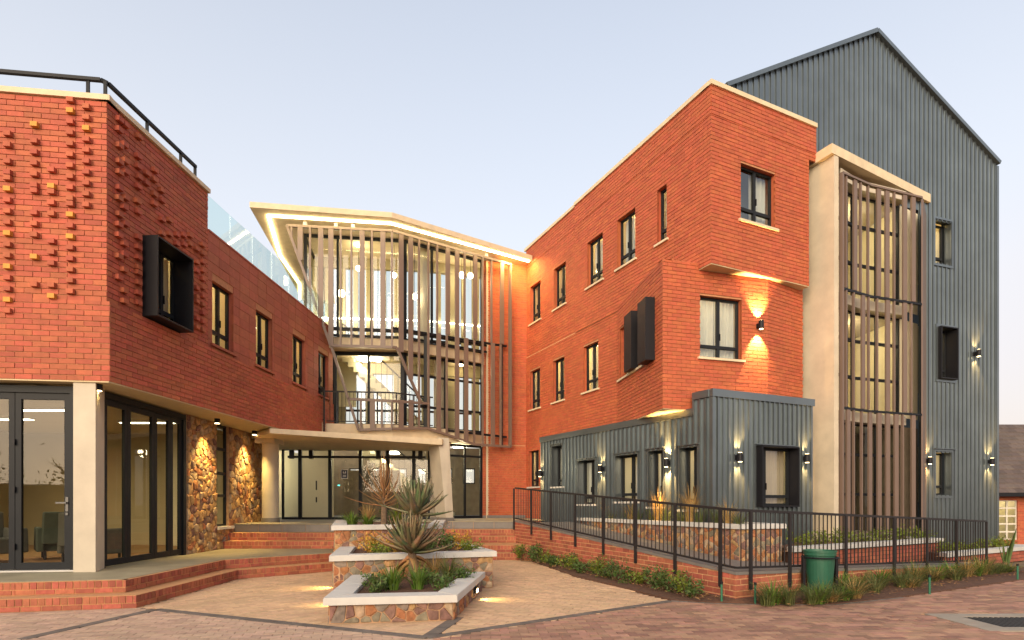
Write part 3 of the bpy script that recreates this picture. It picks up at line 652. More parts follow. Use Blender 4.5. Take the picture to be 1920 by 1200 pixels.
uE = UR.a(1517); brick_wall(right, UR, 0, uE, zU, zBand, [urw], **kw); brick_wall(right, UR, uE, UR.L, zU + 36 * .085, zBand, **kw); brick_wall(right, UR, 0, UR.L, zBand, zC, off=.012, **kw)
brick_wall(right, LBL, 0, LBL.L, zL0, zL1, [lhw], **kw)
brick_wall(right, LBF, 0, LBF.L, zL0, zL1, [lbw], **kw); brick_wall(right, LBS, 0, LBS.L + .02, zL0, zL1, **kw)
finish_pieces(right, 300)
m = MB(); ML.box(m, aL - .25, ML.L, -.04, -.024, zU - .012, zU + .012); m.build('expansion_joint', M_MORTL, right)
m = MB(); UR.box(m, -.035, UR.L, -.28, .045, zC, zC + .10); m.build('coping', M_COPE, right)
m = MB(); ML.box(m, .05, aj, -.28, .045, zC, zC + .098); ML.box(m, aj + .001, ML.L + .1, -.3, .0, zC, zC + .094); m.build('coping', M_COPE, right)
def inner(P, a, d): return P.pt(a, d, 0)[:2]
m = MB(); m.prism([inner(ML, .012, -.010), inner(UR, uE, -.010), inner(UR, uE, -2.5), inner(ML, 3.4, -.1)], zU - .020, zU + .004); m.build('soffit', M_SOFF, right)
m = MB(); m.prism([inner(LBL, .012, -.010), inner(LBF, LBF.L, -.010), inner(LBS, LBS.L, -.01), inner(LBS, LBS.L, -2), inner(LBL, LBL.L, -.01)], zL0 - .018, zL0 + .004); m.build('soffit', M_SOFF, right)
m = MB(); m.prism([inner(LBL, .02, -.02), inner(LBF, 1.2, -.02), inner(LBL, LBL.L, -.4), inner(LBL, LBL.L, -.02)], zL1, zL1 + .012); m.build('ledge', M_MORT, right)
for i, w in enumerate(top):
    window(right, ML, *w, back=.12, cols=1 if i == 4 else 2, tr=.23, off=-.05 if i < 2 else 0)
    room(right, ML, w[0] - .15, w[1] + .15, 7.4, 9.9, 1.25, M_CREAM, (24, 22, 12, 8, 3)[i], off=-.25)
nm = ('the top-floor window beside the glowing roof corner', 'the second top-floor window from the glowing roof corner', 'the third top-floor window from the glowing roof corner', 'the fourth top-floor window from the glowing roof corner', 'the narrow single top-floor window')
for i, w in enumerate(top):
    mid_ = (w[0] + w[1]) / 2
    curtain(ML, mid_ if i != 4 else w[0], w[1], w[2], w[3], -.30, 'pale curtain behind ' + nm[i], M_CURTB if i < 2 else M_CURT)
    if i == 3: curtain(ML, w[0], w[0] + .25, w[2], w[3], -.30, 'narrow gathered curtain at the side of ' + nm[i], M_CURT)
nm2 = ('the first-floor window beside the glass atrium', 'the second first-floor window from the glass atrium', 'the third first-floor window from the glass atrium')
for i, w in enumerate(mid):
    window(right, ML, *w, back=.12, tr=.23, off=-.03)
    room(right, ML, w[0] - .15, w[1] + .15, 4.3, 6.6, 1.25, M_CREAM, (3, 20, 26)[i], off=-.25)
    curtain(ML, w[0] if i == 0 else (w[0] + w[1]) / 2 - (.08 if i == 2 else 0), w[1], w[2], w[3], -.30, 'beige curtain behind ' + nm2[i], M_CURTB if i < 2 else M_CURT)
window(right, ML, *low[0], back=.12, tr=.18, off=-.03, sillmat=M_SLABW); room(right, ML, low[0][0] - .1, low[0][1] + .1, 1.6, 3.4, 1.2, M_CREAM, 2, off=-.25)
curtain(ML, low[0][0], low[0][1], low[0][2], low[0][3], -.30, 'beige curtain behind the ground-floor window beside the atrium door', M_CURTB)
window(right, UR, *urw, tr=.25); room(right, UR, urw[0] - .25, urw[1] + .3, 7.4, 9.8, 1.3, M_WHITE, 9)
curtain(UR, (urw[0] + urw[1]) / 2 - .02, urw[1], urw[2], urw[3], -.30, 'pale curtain behind the large window of the overhanging top corner')
window(right, LBF, *lbw, tr=.2); room(right, LBF, lbw[0] - .2, lbw[1] + .2, 4.3, 6.6, 1.2, M_WHITE, 7)
curtain(LBF, lbw[0], (lbw[0] + lbw[1]) / 2 - .01, lbw[2], lbw[3], -.26, 'white curtain behind the far leaf of the window beside the brick wall lamp', folds=60)
curtain(LBF, (lbw[0] + lbw[1]) / 2 + .01, lbw[1], lbw[2], lbw[3], -.26, 'white curtain behind the near leaf of the window beside the brick wall lamp', folds=60)
window(right, LBL, *lhw, tr=.22); room(right, LBL, lhw[0] - .1, lhw[1] + .1, 4.3, 6.6, 1.0, M_CREAM, 4)
curtain(LBL, lhw[0], lhw[1], lhw[2], lhw[3], -.28, 'beige curtain behind the window with black box fins', M_CURTB)
# black box fins over the bay window
for (l, c, r, yt, yb) in ((1170, 1183, 1196, 582, 690), (1195, 1210, 1228, 556, 674)):
    a0 = LBL.a(r); q = LBL.pt(a0, 0, 0); dd = (kx(c) * q.y - q.x) / (LBL.n.x - kx(c) * LBL.n.y)      # depth that puts the outer edge there
    Pf = Plane(C2 + LBL.n * dd, LJ + LBL.n * dd, (-10, 5)); a1 = Pf.a(l); zt, zb = Pf.z(c, yt), Pf.z(c, yb)
    m = MB(); LBL.box(m, a0, a0 + .03, -.02, dd, zb, zt); LBL.box(m, a1 - .03, a1, -.02, dd, zb, zt); LBL.box(m, a0 + .03, a1 - .03, -.02, dd, zt - .03, zt); LBL.box(m, a0 + .03, a1 - .03, -.02, dd, zb, zb + .03); LBL.box(m, a0 + .03, a1 - .03, dd - .03, dd - .002, zb + .03, zt - .03)
    m.build('window_fin', M_BLACK, right)
# grey metal base
C3 = Vector((4.266, 12.19)); ME = Vector((kx(1015) * 18.15, 18.15)); MM = Plane(C3, ME, (-10, 5)); MR = Plane(C3, Vector(online(1524, C3, (1, .45))), (3, 0))
base = right
zM, zH = 3.53, 3.86; aH = MM.a(1301)
mw = []
for (l, r, yt, yb) in ((1036, 1056, 836, 912), (1085, 1117, 863, 945), (1155, 1197, 853, 940), (1217, 1245, 845, 950), (1276, 1309, 839, 955)):
    c = (l + r) / 2; mw.append((MM.a(r), MM.a(l), MM.z(c, yb), MM.z(c, yt)))
clad(base, MM, 0, MM.L, 0, lambda x: zH if x <= aH else zM, mw, breaks=(aH, aH + .002), pitch=.17, rib=.055)
mrw = (MR.a(1420), MR.a(1486), MR.z(1450, 948), MR.z(1450, 840))
clad(base, MR, 0, MR.L, 0, zH, [mrw], pitch=.15)
m = MB(); MR.box(m, -.05, MR.L, -.35, .06, zH - .14, zH + .02); m.build('flashing', M_CLAD, base)
m = MB(); MM.box(m, .062, aH, -.35, .062, zH - .14, zH + .018); MM.box(m, aH - .035, aH, -.2, .058, zM - .12, zH - .142); MM.box(m, aH + .002, MM.L + .02, -.12, .06, zM - .15, zM + .012); m.build('flashing', M_CLAD, base)
m = MB(); m.bar(MM.pt(0, .0, 0), MM.pt(0, .0, zH - .142), .085, .085, MM.n.to_3d()); m.build('corner_flashing', M_CLAD, base)
MX = Plane(ME, ME + Vector((.9, .45)), (0, 30)); m = MB(); MX.quad(m, 0, 1.0, 0, zM, 0); m.build('cladding', M_CLAD, base)
nm = ('the metal-clad wall window nearest the atrium', 'the short metal-clad wall window beside the second wall lamp', 'the middle metal-clad wall window', 'the narrow metal-clad wall window beside the third wall lamp', 'the metal-clad wall window beside the corner')
for i, w in enumerate(mw):
    window(base, MM, *w, back=.20, tr=.15, sill=True, sillmat=M_SLABW, fw=.05)
    trimbox(base, MM, w, .045, -.20, .040)
    m = MB(); MM.box(m, w[0] - .08, w[1] + .08, .03, .085, w[3] + .046, w[3] + .066); m.build('window_hood', M_CLAD, base)
    room(base, MM, w[0] - .08, w[1] + .08, w[2] - .3, w[3] + .2, .9, M_CREAM, 2.2, off=-.27, lampmesh=False)
    curtain(MM, w[0] + .05, w[1] - (.05 if i % 2 else .25), w[2], w[3], -.32, 'pale curtain behind ' + nm[i], M_CURT)
window(base, MR, *mrw, back=.10, tr=.16, sill=False, mull=[mrw[0] + .32], fw=.05); trimbox(base, MR, mrw, .03, -.10, .17, 'window_hood', M_BLACK)
m = MB(); MR.box(m, mrw[0] - .12, mrw[1] + .12, .03, .10, mrw[3] + .05, mrw[3] + .068); m.build('window_hood', M_CLAD, base)
room(base, MR, mrw[0] - .1, mrw[1] + .1, mrw[2] - .3, mrw[3] + .2, .9, M_CREAM, 3, off=-.2, lampmesh=False)
curtain(MR, mrw[0] + .35, mrw[1], mrw[2], mrw[3], -.26, 'beige curtain behind the black box window of the metal base', M_CURTB)
for P, px, py, lb, pw in ((MM, 1019, 888, 'black up-and-down wall lamp beside the atrium-side end of the metal base', 9), (MM, 1132, 879, 'black up-and-down wall lamp between the short and middle metal-clad windows', 9), (MM, 1257, 868, 'black up-and-down wall lamp under the glowing brick overhang', 26),
                          (MR, 1379, 858, 'black up-and-down wall lamp between the metal corner and the black box window', 9), (MR, 1504, 860, 'black up-and-down wall lamp between the black box window and the concrete blade', 9), (LBF, 1420, 612, 'black up-and-down wall lamp on the orange brick beside a white-curtained window', 34)):
    wall_lamp(P, P.a(px), P.z(px, py), lb, pw)
# ------------------------------------------------------------------ gabled metal tower
xa, Ya = kx(1640) * 15.2, 15.2; dT = Vector((1, .34)).normalized()
eR = Vector(online(1868, (xa, Ya), dT)); half = (eR - Vector((xa, Ya))).length; eL = Vector((xa, Ya)) - dT * half
tower = thing('metal_clad_building', 'tall gabled building clad in grey ribbed steel', 'building', (xa, Ya + 2, 0))
T = Plane(eL, eR, (3, 0)); zE = T.z(1868, 306); zA = T.z(1640, 60)
gz = lambda a: zA - (zA - zE) * abs(a - half) / half
tw = [(T.a(l), T.a(r), T.z((l + r) / 2, yb), T.z((l + r) / 2, yt)) for l, r, yt, yb in ((1753, 1781, 416, 495), (1758, 1787, 617, 710), (1754, 1781, 849, 928))]
b0, b1_ = T.a(1590), T.a(1722)
clad(tower, T, 0, T.L, 0, gz, tw + [(b0, b1_, .6, 9.5)], breaks=(half,), pitch=.17, rib=.032)
for s in (-1, 1):
    e = 0 if s < 0 else T.L; m = MB()
    m.bar(T.pt(half, .05, zA - .01), T.pt(e + s * .03, .05, gz(e) - .01 - .03 * (zA - zE) / half), .10, .12, T.n.to_3d()); m.build('barge_flashing', M_CLAD, tower)
    m = MB(); m.poly([T.pt(half, .08, zA + .052), T.pt(e + s * .03, .08, zE + .04), T.pt(e + s * .03, -12, zE + .04), T.pt(half, -12, zA + .052)]); m.build('roof', M_CLAD, tower)
for e, nn in ((T.L, (40, 20)), (0, (0, 40))):
    Sd = Plane(T.pt(e, 0, 0)[:2], T.pt(e, -12, 0)[:2], nn); m = MB(); Sd.quad(m, 0, 12, 0, zE, -.02); m.build('side_wall', M_CLAD, tower)
m = MB(); m.bar(T.pt(T.L, .0, 0), T.pt(T.L, .0, zE - .1), .09, .09, T.n.to_3d()); m.build('corner_flashing', M_CLAD, tower)
for i, w in enumerate(tw):
    window(tower, T, *w, back=.20, cols=1, tr=.2, sill=False, fw=.045, handle=False)
    if i == 1: trimbox(tower, T, w, .03, -.2, .13, 'window_hood', M_BLACK)
    trimbox(tower, T, (w[0] - .035, w[1] + .035, w[2] - .035, w[3] + .035), .07 if i == 1 else .055, -.19, .040)
    if i == 2:
        m = MB(); T.box(m, w[0] - .12, w[1] + .14, .03, .11, w[3] + .095, w[3] + .113); m.build('window_hood', M_CLAD, tower)
    room(tower, T, w[0] - .05, w[1] + .05, w[2] - .2, w[3] + .2, .9, M_CREAM, (5, 4, 2)[i], off=-.27, lampmesh=False)
    curtain(T, w[0], w[1] - .12, w[2], w[3], -.34, 'pale curtain behind ' + ('the top', 'the black-hooded middle', 'the lowest')[i] + ' small window of the gabled tower')
for px, py, lb in ((1826, 664, 'black up-and-down wall lamp high on the gabled tower'), (1735, 864, 'black up-and-down wall lamp between the fin screen and the lowest tower window'), (1851, 866, 'black up-and-down wall lamp beside the outer corner of the gabled tower')):
    wall_lamp(T, T.a(px), T.z(px, py), lb, 9)
# concrete frame and fin screen of the stair bay
zK = 9.97
def hiat(px, py, z): Y = (z - EYE) * F / (HZ - py); return Vector((kx(px) * Y, Y))
K0, K1, K2 = hiat(1510, 300, zK), hiat(1560, 268, zK), hiat(1745, 364, zK)
fr = thing('concrete_frame', 'pale concrete blade wall with a slanting cap framing the stair bay', 'concrete frame', (K1.x, K1.y, 0))
aK0, aK2 = (K0 - eL).dot(dT), (K2 - eL).dot(dT)
m = MB(); m.prism([K0, K1, K2, T.pt(aK2, -.01, 0)[:2], T.pt(aK0, -.01, 0)[:2]], zK - .23, zK); m.build('cap', M_COPE, fr)
e0 = Vector((kx(1564) * 13.62, 13.62)); e1 = e0 + Vector((1, .5)).normalized() * .165
m = MB(); m.prism([e0, e1, e1 + uL * 1.15, e0 + uL * 1.15], 0.2, zK - .232); m.build('blade', M_BLADE, fr)
f0, f1, f2 = Vector((kx(1578) * 13.72, 13.72)), Vector((8.93, 14.27)), Vector((10.6, 14.84)); f3 = Vector(T.pt(T.a(1733), 0, 0)[:2])
scr = thing('metal_screen', 'taupe metal fin screen on three levels in front of the stair bay', 'fin screen', (f1.x, f1.y, .7))
s1, s2 = Plane(f0, f1, (3, 0)), Plane(f1, f2, (3, 0))
zt0, zt1 = .72, 9.36
m = MB()
for z in (zt0, zt1):
    m.bar((f0.x, f0.y, z), (f1.x, f1.y, z), .09, .05); m.bar((f1.x, f1.y, z + .001), (f2.x, f2.y, z + .001), .088, .048)
m.bar((f0.x, f0.y, zt0), (f0.x, f0.y, zt1), .06, .09, s1.n.to_3d()); m.build('frame', M_FIN, scr)
m = MB(); m.prism([f2, f2 + Vector((.06, .02)), f3 + Vector((.06, 0)), f3], zt0 - .03, zt1 + .03); m.build('side_panel', M_FIN, scr)
def fin(par, P, px, z0, z1, wide, d=0.0, w=.135, t=.045):
    a = P.a(px); m = MB()
    if wide: P.box(m, a - w / 2, a + w / 2, d - t / 2, d + t / 2, z0, z1)
    else: P.box(m, a - t / 2, a + t / 2, d - t * .6, d + t * .6, z0, z1)
    return m.build('fin', M_FIN, par)
tiers = [((6.64, 9.33), [(1586, 0), (1603, 1), (1613, 0), (1627, 0), (1647, 1), (1663, 1), (1676, 0), (1696, 1), (1712, 1)]),
         ((3.78, 6.58), [(1586, 0), (1600, 0), (1618, 1), (1628, 0), (1644, 0), (1664, 1), (1676, 0), (1696, 1), (1708, 0)]),
         ((.75, 3.72), [(1590, 1), (1600, 0), (1615, 0), (1631, 1), (1648, 1), (1664, 1), (1680, 1), (1692, 0), (1712, 1)])]
xm = 960 + F * f1.x / f1.y
for (za, zb), L in tiers:
    for px, wd in L: fin(scr, s1 if px < xm else s2, px, za, zb, wd)
for z in (6.60, 3.74):
    m = MB(); m.bar((f0.x + .03, f0.y + .02, z), (f1.x, f1.y, z), .06, .05); m.bar((f1.x, f1.y, z + .001), (f2.x, f2.y, z + .001), .06, .05); m.build('fin_rail', M_BLACK, scr)
# stair bay behind the screen: slabs, glazing, lit landings
g0, g1, g2 = f0 + Vector((.12, .5)), f1 + Vector((-.1, .5)), f2 + Vector((-.25, .45)); h = (T.pt(b1_, -3.0, 0)[:2], T.pt(b0, -3.0, 0)[:2])
for z in (3.5, 6.38, 9.4):
    m = MB(); m.prism([g0 - Vector((0, .25)), g1 - Vector((0, .25)), g2 - Vector((0, .25)), h[0], h[1]], z, z + .24); m.build('landing_slab', M_CONC, tower)
m = MB(); m.prism([g0 - Vector((0, .3)), g1 - Vector((0, .3)), g2 - Vector((0, .3)), h[0], h[1]], .45, .66); m.build('landing_slab', M_CONC, tower)
for i, (za, zb) in enumerate(((.66, 3.5), (3.74, 6.38), (6.62, 9.4))):
    for k, (p, q) in enumerate(((g0, g1), (g1, g2))):
        Pg = Plane(p, q, (3, 0)); window(tower, Pg, 0, Pg.L, za, zb, back=.02, cols=2 if k else 1, tr=(.36, .72), sill=False, handle=False, gl=M_GLASSA)
    m = MB(); bx = Plane(h[1], h[0], (8, 0)); bx.quad(m, 0, bx.L, za, zb, 0); e = bx.pt(0, 0, 0); m.poly([(e.x, e.y, za), (g0.x, g0.y, za), (g0.x, g0.y, zb), (e.x, e.y, zb)]); e = bx.pt(bx.L, 0, 0); m.poly([(e.x, e.y, za), (g2.x, g2.y, za), (g2.x, g2.y, zb), (e.x, e.y, zb)])
    e = T.pt(b1_, -.02, 0); m.poly([(g2.x, g2.y, za), (e.x, e.y, za), (e.x, e.y, zb), (g2.x, g2.y, zb)]); e = T.pt(b0, -.02, 0); m.poly([(g0.x, g0.y, za), (e.x, e.y, za), (e.x, e.y, zb), (g0.x, g0.y, zb)])
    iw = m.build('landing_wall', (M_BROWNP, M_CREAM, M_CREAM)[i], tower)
    dr = MB(); bx.box(dr, .5, 1.3, .01, .05, za, za + 2.1); dr.build('landing_door', M_FLOORW, tower)
    c = (g1.x, g1.y + 1.0); m = MB(); m.cyl(c[0], c[1], zb - .09, zb - .005, .18, 18); m.build('ceiling_lamp', M_LAMPW, tower)
    lamp('landing_light', 'POINT', (c[0], c[1], zb - .3), iw, (1.5, 34, 34)[i], (1, .76, .42), shadow_soft_size=.15)
# ------------------------------------------------------------------ neighbouring house, lower down the slope
hy = 28.0; hb = -1.0
hs = thing('neighbour_house', 'low brick house with a dark tiled roof and white timber window', 'house', (24, hy, hb))
Hp = Plane((kx(1868) * hy - 4, hy), (40, hy), (20, 0)); wz0, wz1 = zat(1012, hy), zat(938, hy); hw = (Hp.a(1871), Hp.a(1908), wz0, wz1)
brick_wall(hs, Hp, 0, Hp.L, hb, zat(922, hy), [hw], mat=M_BRICK, reveal=.12); finish_pieces(hs, 60)
m = MB(); 
window(hs, Hp, *hw, back=.06, cols=2, tr=(.2, .4, .6, .8), sill=True, handle=False, mat=M_WOODW, fw=.05, sillmat=M_BRICK)
room(hs, Hp, hw[0] - .1, hw[1] + .1, hw[2] - .2, hw[3] + .2, 1.2, M_CREAM, .8, off=-.15)
ez = zat(930, hy - .6); m = MB(); m.box(kx(1868) * hy - 4, 41, hy - .72, hy - .55, ez - .02, ez + .16); m.build('gutter', M_BLACK, hs)
rz = zat(800, hy + 3.5); n = 16; x0 = kx(1868) * hy - 4.5; tl = MB()
for r in range(n):
    y0 = hy - .6 + 4.4 * r / n; z0 = ez + .14 + (rz - ez) * r / n; y1 = y0 + 4.4 / n + .05; z1 = z0 + (rz - ez) / n + .03
    for c in range(44):
        xx = x0 + c * .42 + (r % 2) * .21
        tl.hexa([(xx, y0, z0 - .02), (xx + .41, y0, z0 - .02), (xx + .41, y1, z1 - .05), (xx, y1, z1 - .05), (xx, y0, z0 + .03), (xx + .41, y0, z0 + .03), (xx + .41, y1, z1), (xx, y1, z1)])
tl.build('roof_tiles', M_ROOFT, hs, kind='stuff')
# ------------------------------------------------------------------ glass atrium between the wings
zRt, zRb = 10.20, 10.04
R0, R1, R2 = hiat(468, 378, zRt), hiat(735, 398, zRt), hiat(998, 479, zRt)
at = thing('glass_atrium', 'glass stair atrium under a thin cream roof edged by a lit strip', 'building', (-3.5, 19, 0))
m = MB(); m.prism([R0, R1, R2, (1.0, 21.9), (-3.1, 20.75), (-6.7, 20.4), (-7.6, 24.6), (-8.9, 24.6)], zRb, zRt); m.build('roof', M_COPE, at)
m = MB(); led = [hiat(*p, zRb) for p in ((562, 560), (562, 532), (525, 478), (503, 403), (735, 418), (992, 489))]
for p, q in zip(led, led[1:]): m.bar((p.x, p.y, zRb - .022), (q.x, q.y, zRb - .022), .07, .04)
ls = m.build('led_strip', M_LED, at)
p, q = Vector((led[-1].x, led[-1].y)), Vector((led[-2].x, led[-2].y)); e = p.lerp(q, .12)
lamp('wall_boost_light', 'AREA', (e.x, e.y, zRb - .06), ls, 55, (1, .60, .18), shape='RECTANGLE', size=.9, size_y=.06, aim=(.05, .35, -1))  # extra area light at the strip's end, added to brighten the orange wall
OL = Vector(online(905, J, (1, .3))); OW = Plane(OL, J, (0, 0))
owd = brick_wall(at, OW, 0, OW.L + .14, 0, zRb - .003, mat=M_BRICKO, L=.235); finish_pieces(at, 120)
m = MB(); OW.box(m, 0, OW.L, 0, .02, ENT, ENT + .10); m.build('skirting', M_TILE, at)
m = MB(); OW.box(m, 0, OW.L, -.02, .006, 3.52, 3.545); m.build('expansion_joint', M_MORTL, at)
G0, G1 = Vector((-6.62, 18.2)), Vector((-3.5, 18.6)); G2 = OL + Vector((.02, -.02)); Gb = Vector((-8.4, 25.8)); Br = Vector((.5, 25.8)); H0, H1, H2 = Vector((-6.95, 20.15)), Vector((-3.1, 20.5)), Vector((.35, 21.6))
SE = Vector(B_.pt(aE, -.1, 0)[:2])
FA, FB, FC = Plane(G0, G1, (0, 0)), Plane(G1, G2, (0, 0)), Plane(H0, G0, (-20, 15))
z2, z1a, z1b = 6.70, 3.92, 6.36
kwg = dict(back=.0, sill=False, handle=False, gl=M_GLASSA, name='glazing')
window(at, FA, 0, FA.L, z2, zRb - .01, cols=3, tr=(.10,), fw=.09, **kwg); window(at, FB, 0, FB.L, z2, zRb - .01, cols=3, tr=(.10,), fw=.09, **kwg); window(at, FC, 0, FC.L - .1, z2, zRb - .01, cols=2, tr=(.12,), fw=.08, **kwg)
F1 = Plane(SE + Vector((.06, .12)), G1, (0, 0)); window(at, F1, 0, F1.L, z1a, z1b, cols=2, tr=None, fw=.12, **kwg); window(at, FB, 0, FB.L, z1a, z1b, cols=4, tr=(.30, .72), fw=.09, **kwg)
# floors
m = MB(); m.prism([G0 + Vector((-.1, -.3)), G1 + Vector((0, -.32)), G2 + Vector((-.12, -.22)), G2, H2, H1, H0 + Vector((-.3, 0))], z1b, z2 - .005); m.build('floor_slab', M_COPE, at)
scA0 = Vector((-6.83, 17.38)); scA1 = Vector((-3.7, 17.7)); scA2 = Vector((kx(955) * 20.19, 20.19))
SA, SB = Plane(scA0, scA1, (0, 0)), Plane(scA1, scA2, (0, 0))
m = MB(); m.prism([B_.pt(aE - 1.0, .056, 0)[:2], SA.pt(1.1, -.12, 0)[:2], SA.pt(SA.L, -.14, 0)[:2], SB.pt(SB.L * .62, -.14, 0)[:2], G2 + Vector((-.1, -.15)), G2, H2, H1, H0 + Vector((-.6, 0)), (-7.5, 19)], 3.52, z1a - .005); m.build('floor_slab', M_COPE, at)
m = MB(); m.prism([(-8.8, 18.0), (-2.0, 17.6), (.35, 20.6), (.4, 27.2), (-9, 27.2)], ENT - .2, ENT - .004); m.build('floor_slab', M_TILE, at)
for z, off in ((6.96, .0), (6.74, .0)):
    m = MB(); m.bar(FA.pt(0, .34, z), FA.pt(FA.L, .34, z), .05, .07); m.bar(FB.pt(0, .341, z), FB.pt(FB.L, .24, z), .05, .068); m.build('ledge_rail', M_BLACK, at)
# rear glazing and inner walls
RB = Plane(Gb, Br, (-3, 0))
rop = [(RB.L * (.12 + .115 * i), RB.L * (.12 + .115 * i) + .55, 2.35, 3.05) for i in range(7)]
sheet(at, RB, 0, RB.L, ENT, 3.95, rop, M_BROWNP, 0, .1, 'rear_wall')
for o in rop: window(at, RB, *o, cols=1, tr=None, fw=.05, **kwg)
HA, HB = Plane(H0, H1, (0, 0)), Plane(H1, H2, (0, 0))
for P, n in ((HA, 4), (HB, 4)):
    window(at, P, 0, P.L, z1a, z1b, cols=n, tr=(.34,), fw=.06, **kwg); window(at, P, 0, P.L, z2, zRb - .01, cols=n * 2, tr=(.18,), fw=.05, **kwg)
    for za, zb in ((z1a, z1b), (z2, zRb)):
        for i in range(n * 2 + 1):
            if za == z1a and i % 2: continue
            w = .075 if i % 2 else .13; x = P.L * i / (n * 2); m = MB(); P.box(m, max(0, x - w), min(P.L, x + w), .06, .20, za, zb - .34); m.build('inner_pier', M_OLIVE, at)
        m = MB(); P.box(m, 0, P.L, .05, .24, zb - .34, zb - .005); m.build('header', M_OLIVE, at)
m = MB(); m.prism([H2, H2 + Vector((.1, .1)), G2 + Vector((.2, .1)), G2 + Vector((.1, .02))], ENT, zRb); m.build('side_wall', M_CREAM, at)
m = MB(); m.box(-8.9, -8.78, 19.4, 25.7, ENT, 3.52); m.build('side_wall', M_CREAM, at)
m = MB(); m.prism([H0 + Vector((-.3, -.1)), H0 + Vector((-.18, -.1)), (-6.75, 18.6), (-6.87, 18.6)], z1a, z1b); m.build('side_wall', M_CREAM, at)
m = MB(); HA.box(m, .1, 1.5, .30, .42, z1a + .9, z1b - .01); m.build('inner_wall', M_CREAM, at)
m = MB(); m.box(-7.7, -6.45, 20.6, 20.75, ENT, 3.5); m.build('inner_wall', M_CREAM, at)
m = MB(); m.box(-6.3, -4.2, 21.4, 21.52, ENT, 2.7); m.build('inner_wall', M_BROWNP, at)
for x, y, z0, z1 in ((-2.75, 19.5, ENT, 3.52), (-2.5, 19.8, z1a, z1b), (-3.0, 19.4, z2, zRb)):
    m = MB(); m.cyl(x, y, z0, z1, .2, 20); m.build('inner_column', M_CONC, at, smooth=False)
def stair(x0, x1, y0, y1, z0, z1, n, mat):
    m = MB(); dx = (x1 - x0) / n; dz = (z1 - z0) / n                     # climbs from x0,z0 to x1,z1
    for i in range(n):
        a, b = x0 + dx * i, x0 + dx * (i + 1); zt = z0 + dz * (i + 1); zl = z0 + dz * i - .16 + (0 if i else .16)
        m.box(min(a, b), max(a, b), y0, y1, zl, zt)
    s = m.build('stair', mat, at); r = MB()
    r.bar((x0, y0 + .03, z0 + .95), (x1, y0 + .03, z1 + .95), .05, .05)
    r.build('handrail', M_BLACK, s)
    r = MB()
    for i in range(0, n + 1): r.bar((x0 + dx * i, y0 + .03, z0 + dz * i), (x0 + dx * i, y0 + .03, z0 + dz * i + .95), .016, .016)
    r.build('baluster', M_BLACK, s)
stair(-2.9, -5.7, 19.25, 20.1, z1a, z1b + .2, 15, M_CREAM); stair(-2.3, -5.9, 21.9, 23.1, ENT, 3.7, 16, M_CREAM)
# interior lamps
def pendant(px, py, Y, label, r=.10, e=0, z=None):
    x, z = kx(px) * Y, zat(py, Y); t = thing('pendant_lamp', label, 'pendant lamp', (x, Y, z), 'atrium lamps'); top = zRb if z > z2 else (z1b if z > z1a else 3.52)
    m = MB(); k = 10
    for i in range(6):
        th0, th1 = math.pi * i / 6, math.pi * (i + 1) / 6
        for j in range(k):
            p0, p1 = 2 * math.pi * j / k, 2 * math.pi * (j + 1) / k
            q = [(x + r * math.sin(a) * math.cos(b), Y + r * math.sin(a) * math.sin(b), z + r * math.cos(a)) for a, b in ((th0, p0), (th1, p0), (th1, p1), (th0, p1))]
            m.poly(q)
    m.build('globe', M_LAMP, t); m = MB(); m.cyl(x, Y, z + r, top, .008, 6); m.build('cord', M_BLACK, t)
    if e: lamp('globe_light', 'POINT', (x, Y, z - r - .05), t, e, (1, .80, .48), shadow_soft_size=.1)
pendant(672, 458, 19.0, 'round white globe lamp high behind the third fin gap of the atrium', .10, 11)
pendant(640, 550, 19.0, 'round globe lamp low behind the left end of the atrium screen', .12, 11)
pendant(672, 503, 19.0, 'round globe lamp hanging below another in the atrium', .09)
pendant(739, 516, 19.0, 'single round globe lamp in the middle of the atrium top floor', .09, 11)
pendant(777, 556, 19.0, 'low round globe lamp near the bend of the atrium screen', .10)
pendant(866, 516, 20.1, 'round globe lamp of a close pair near the brick end of the atrium', .11, 11)
pendant(882, 517, 20.1, 'second round globe lamp of the close pair near the brick end', .10)
pendant(865, 682, 20.1, 'round globe lamp on the atrium first floor behind wide fins', .10, 8)
def disc(px, py, z, r, label, e=30):
    p = hiat(px, py, z); t = thing('ceiling_light', label, 'ceiling light', (p.x, p.y, z), 'round ceiling lights')
    m = MB(); m.cyl(p.x, p.y, z - .10, z - .02, r, 24); m.build('diffuser', M_LAMPW, t); m = MB(); m.cyl(p.x, p.y, z - .021, z + .004, r * .8, 24); m.build('mount', M_SIGNW, t)
    if e: lamp('disc_light', 'POINT', (p.x, p.y, z - .3), t, e, (1, .82, .5), shadow_soft_size=.2)
disc(684, 670, z1b, .24, 'large round lit ceiling light above the balcony opening', 20); disc(654, 682, z1b, .22, 'smaller round lit ceiling light deeper above the balcony opening', 14); disc(708, 671, z1b, .15, 'small round ceiling light beside the large one over the balcony', 0)
disc(862, 834, 3.52, .24, 'round lit ceiling light over the side glass door', 45); disc(600, 842, 3.50, .24, 'round lit ceiling light inside the entrance lobby', 50)
disc(740, 846, 3.50, .2, 'round lit ceiling light over the lobby stair', 60)
# LED line of the rear ceiling seen through the glass
m = MB(); m.bar(HA.pt(.1, .3, 7.9), HA.pt(HA.L, .3, 7.9), .04, .04); m.bar(HB.pt(0, .3, 7.9), HB.pt(HB.L, .3, 7.9), .04, .04); m.build('led_strip', M_LAMPW, at)
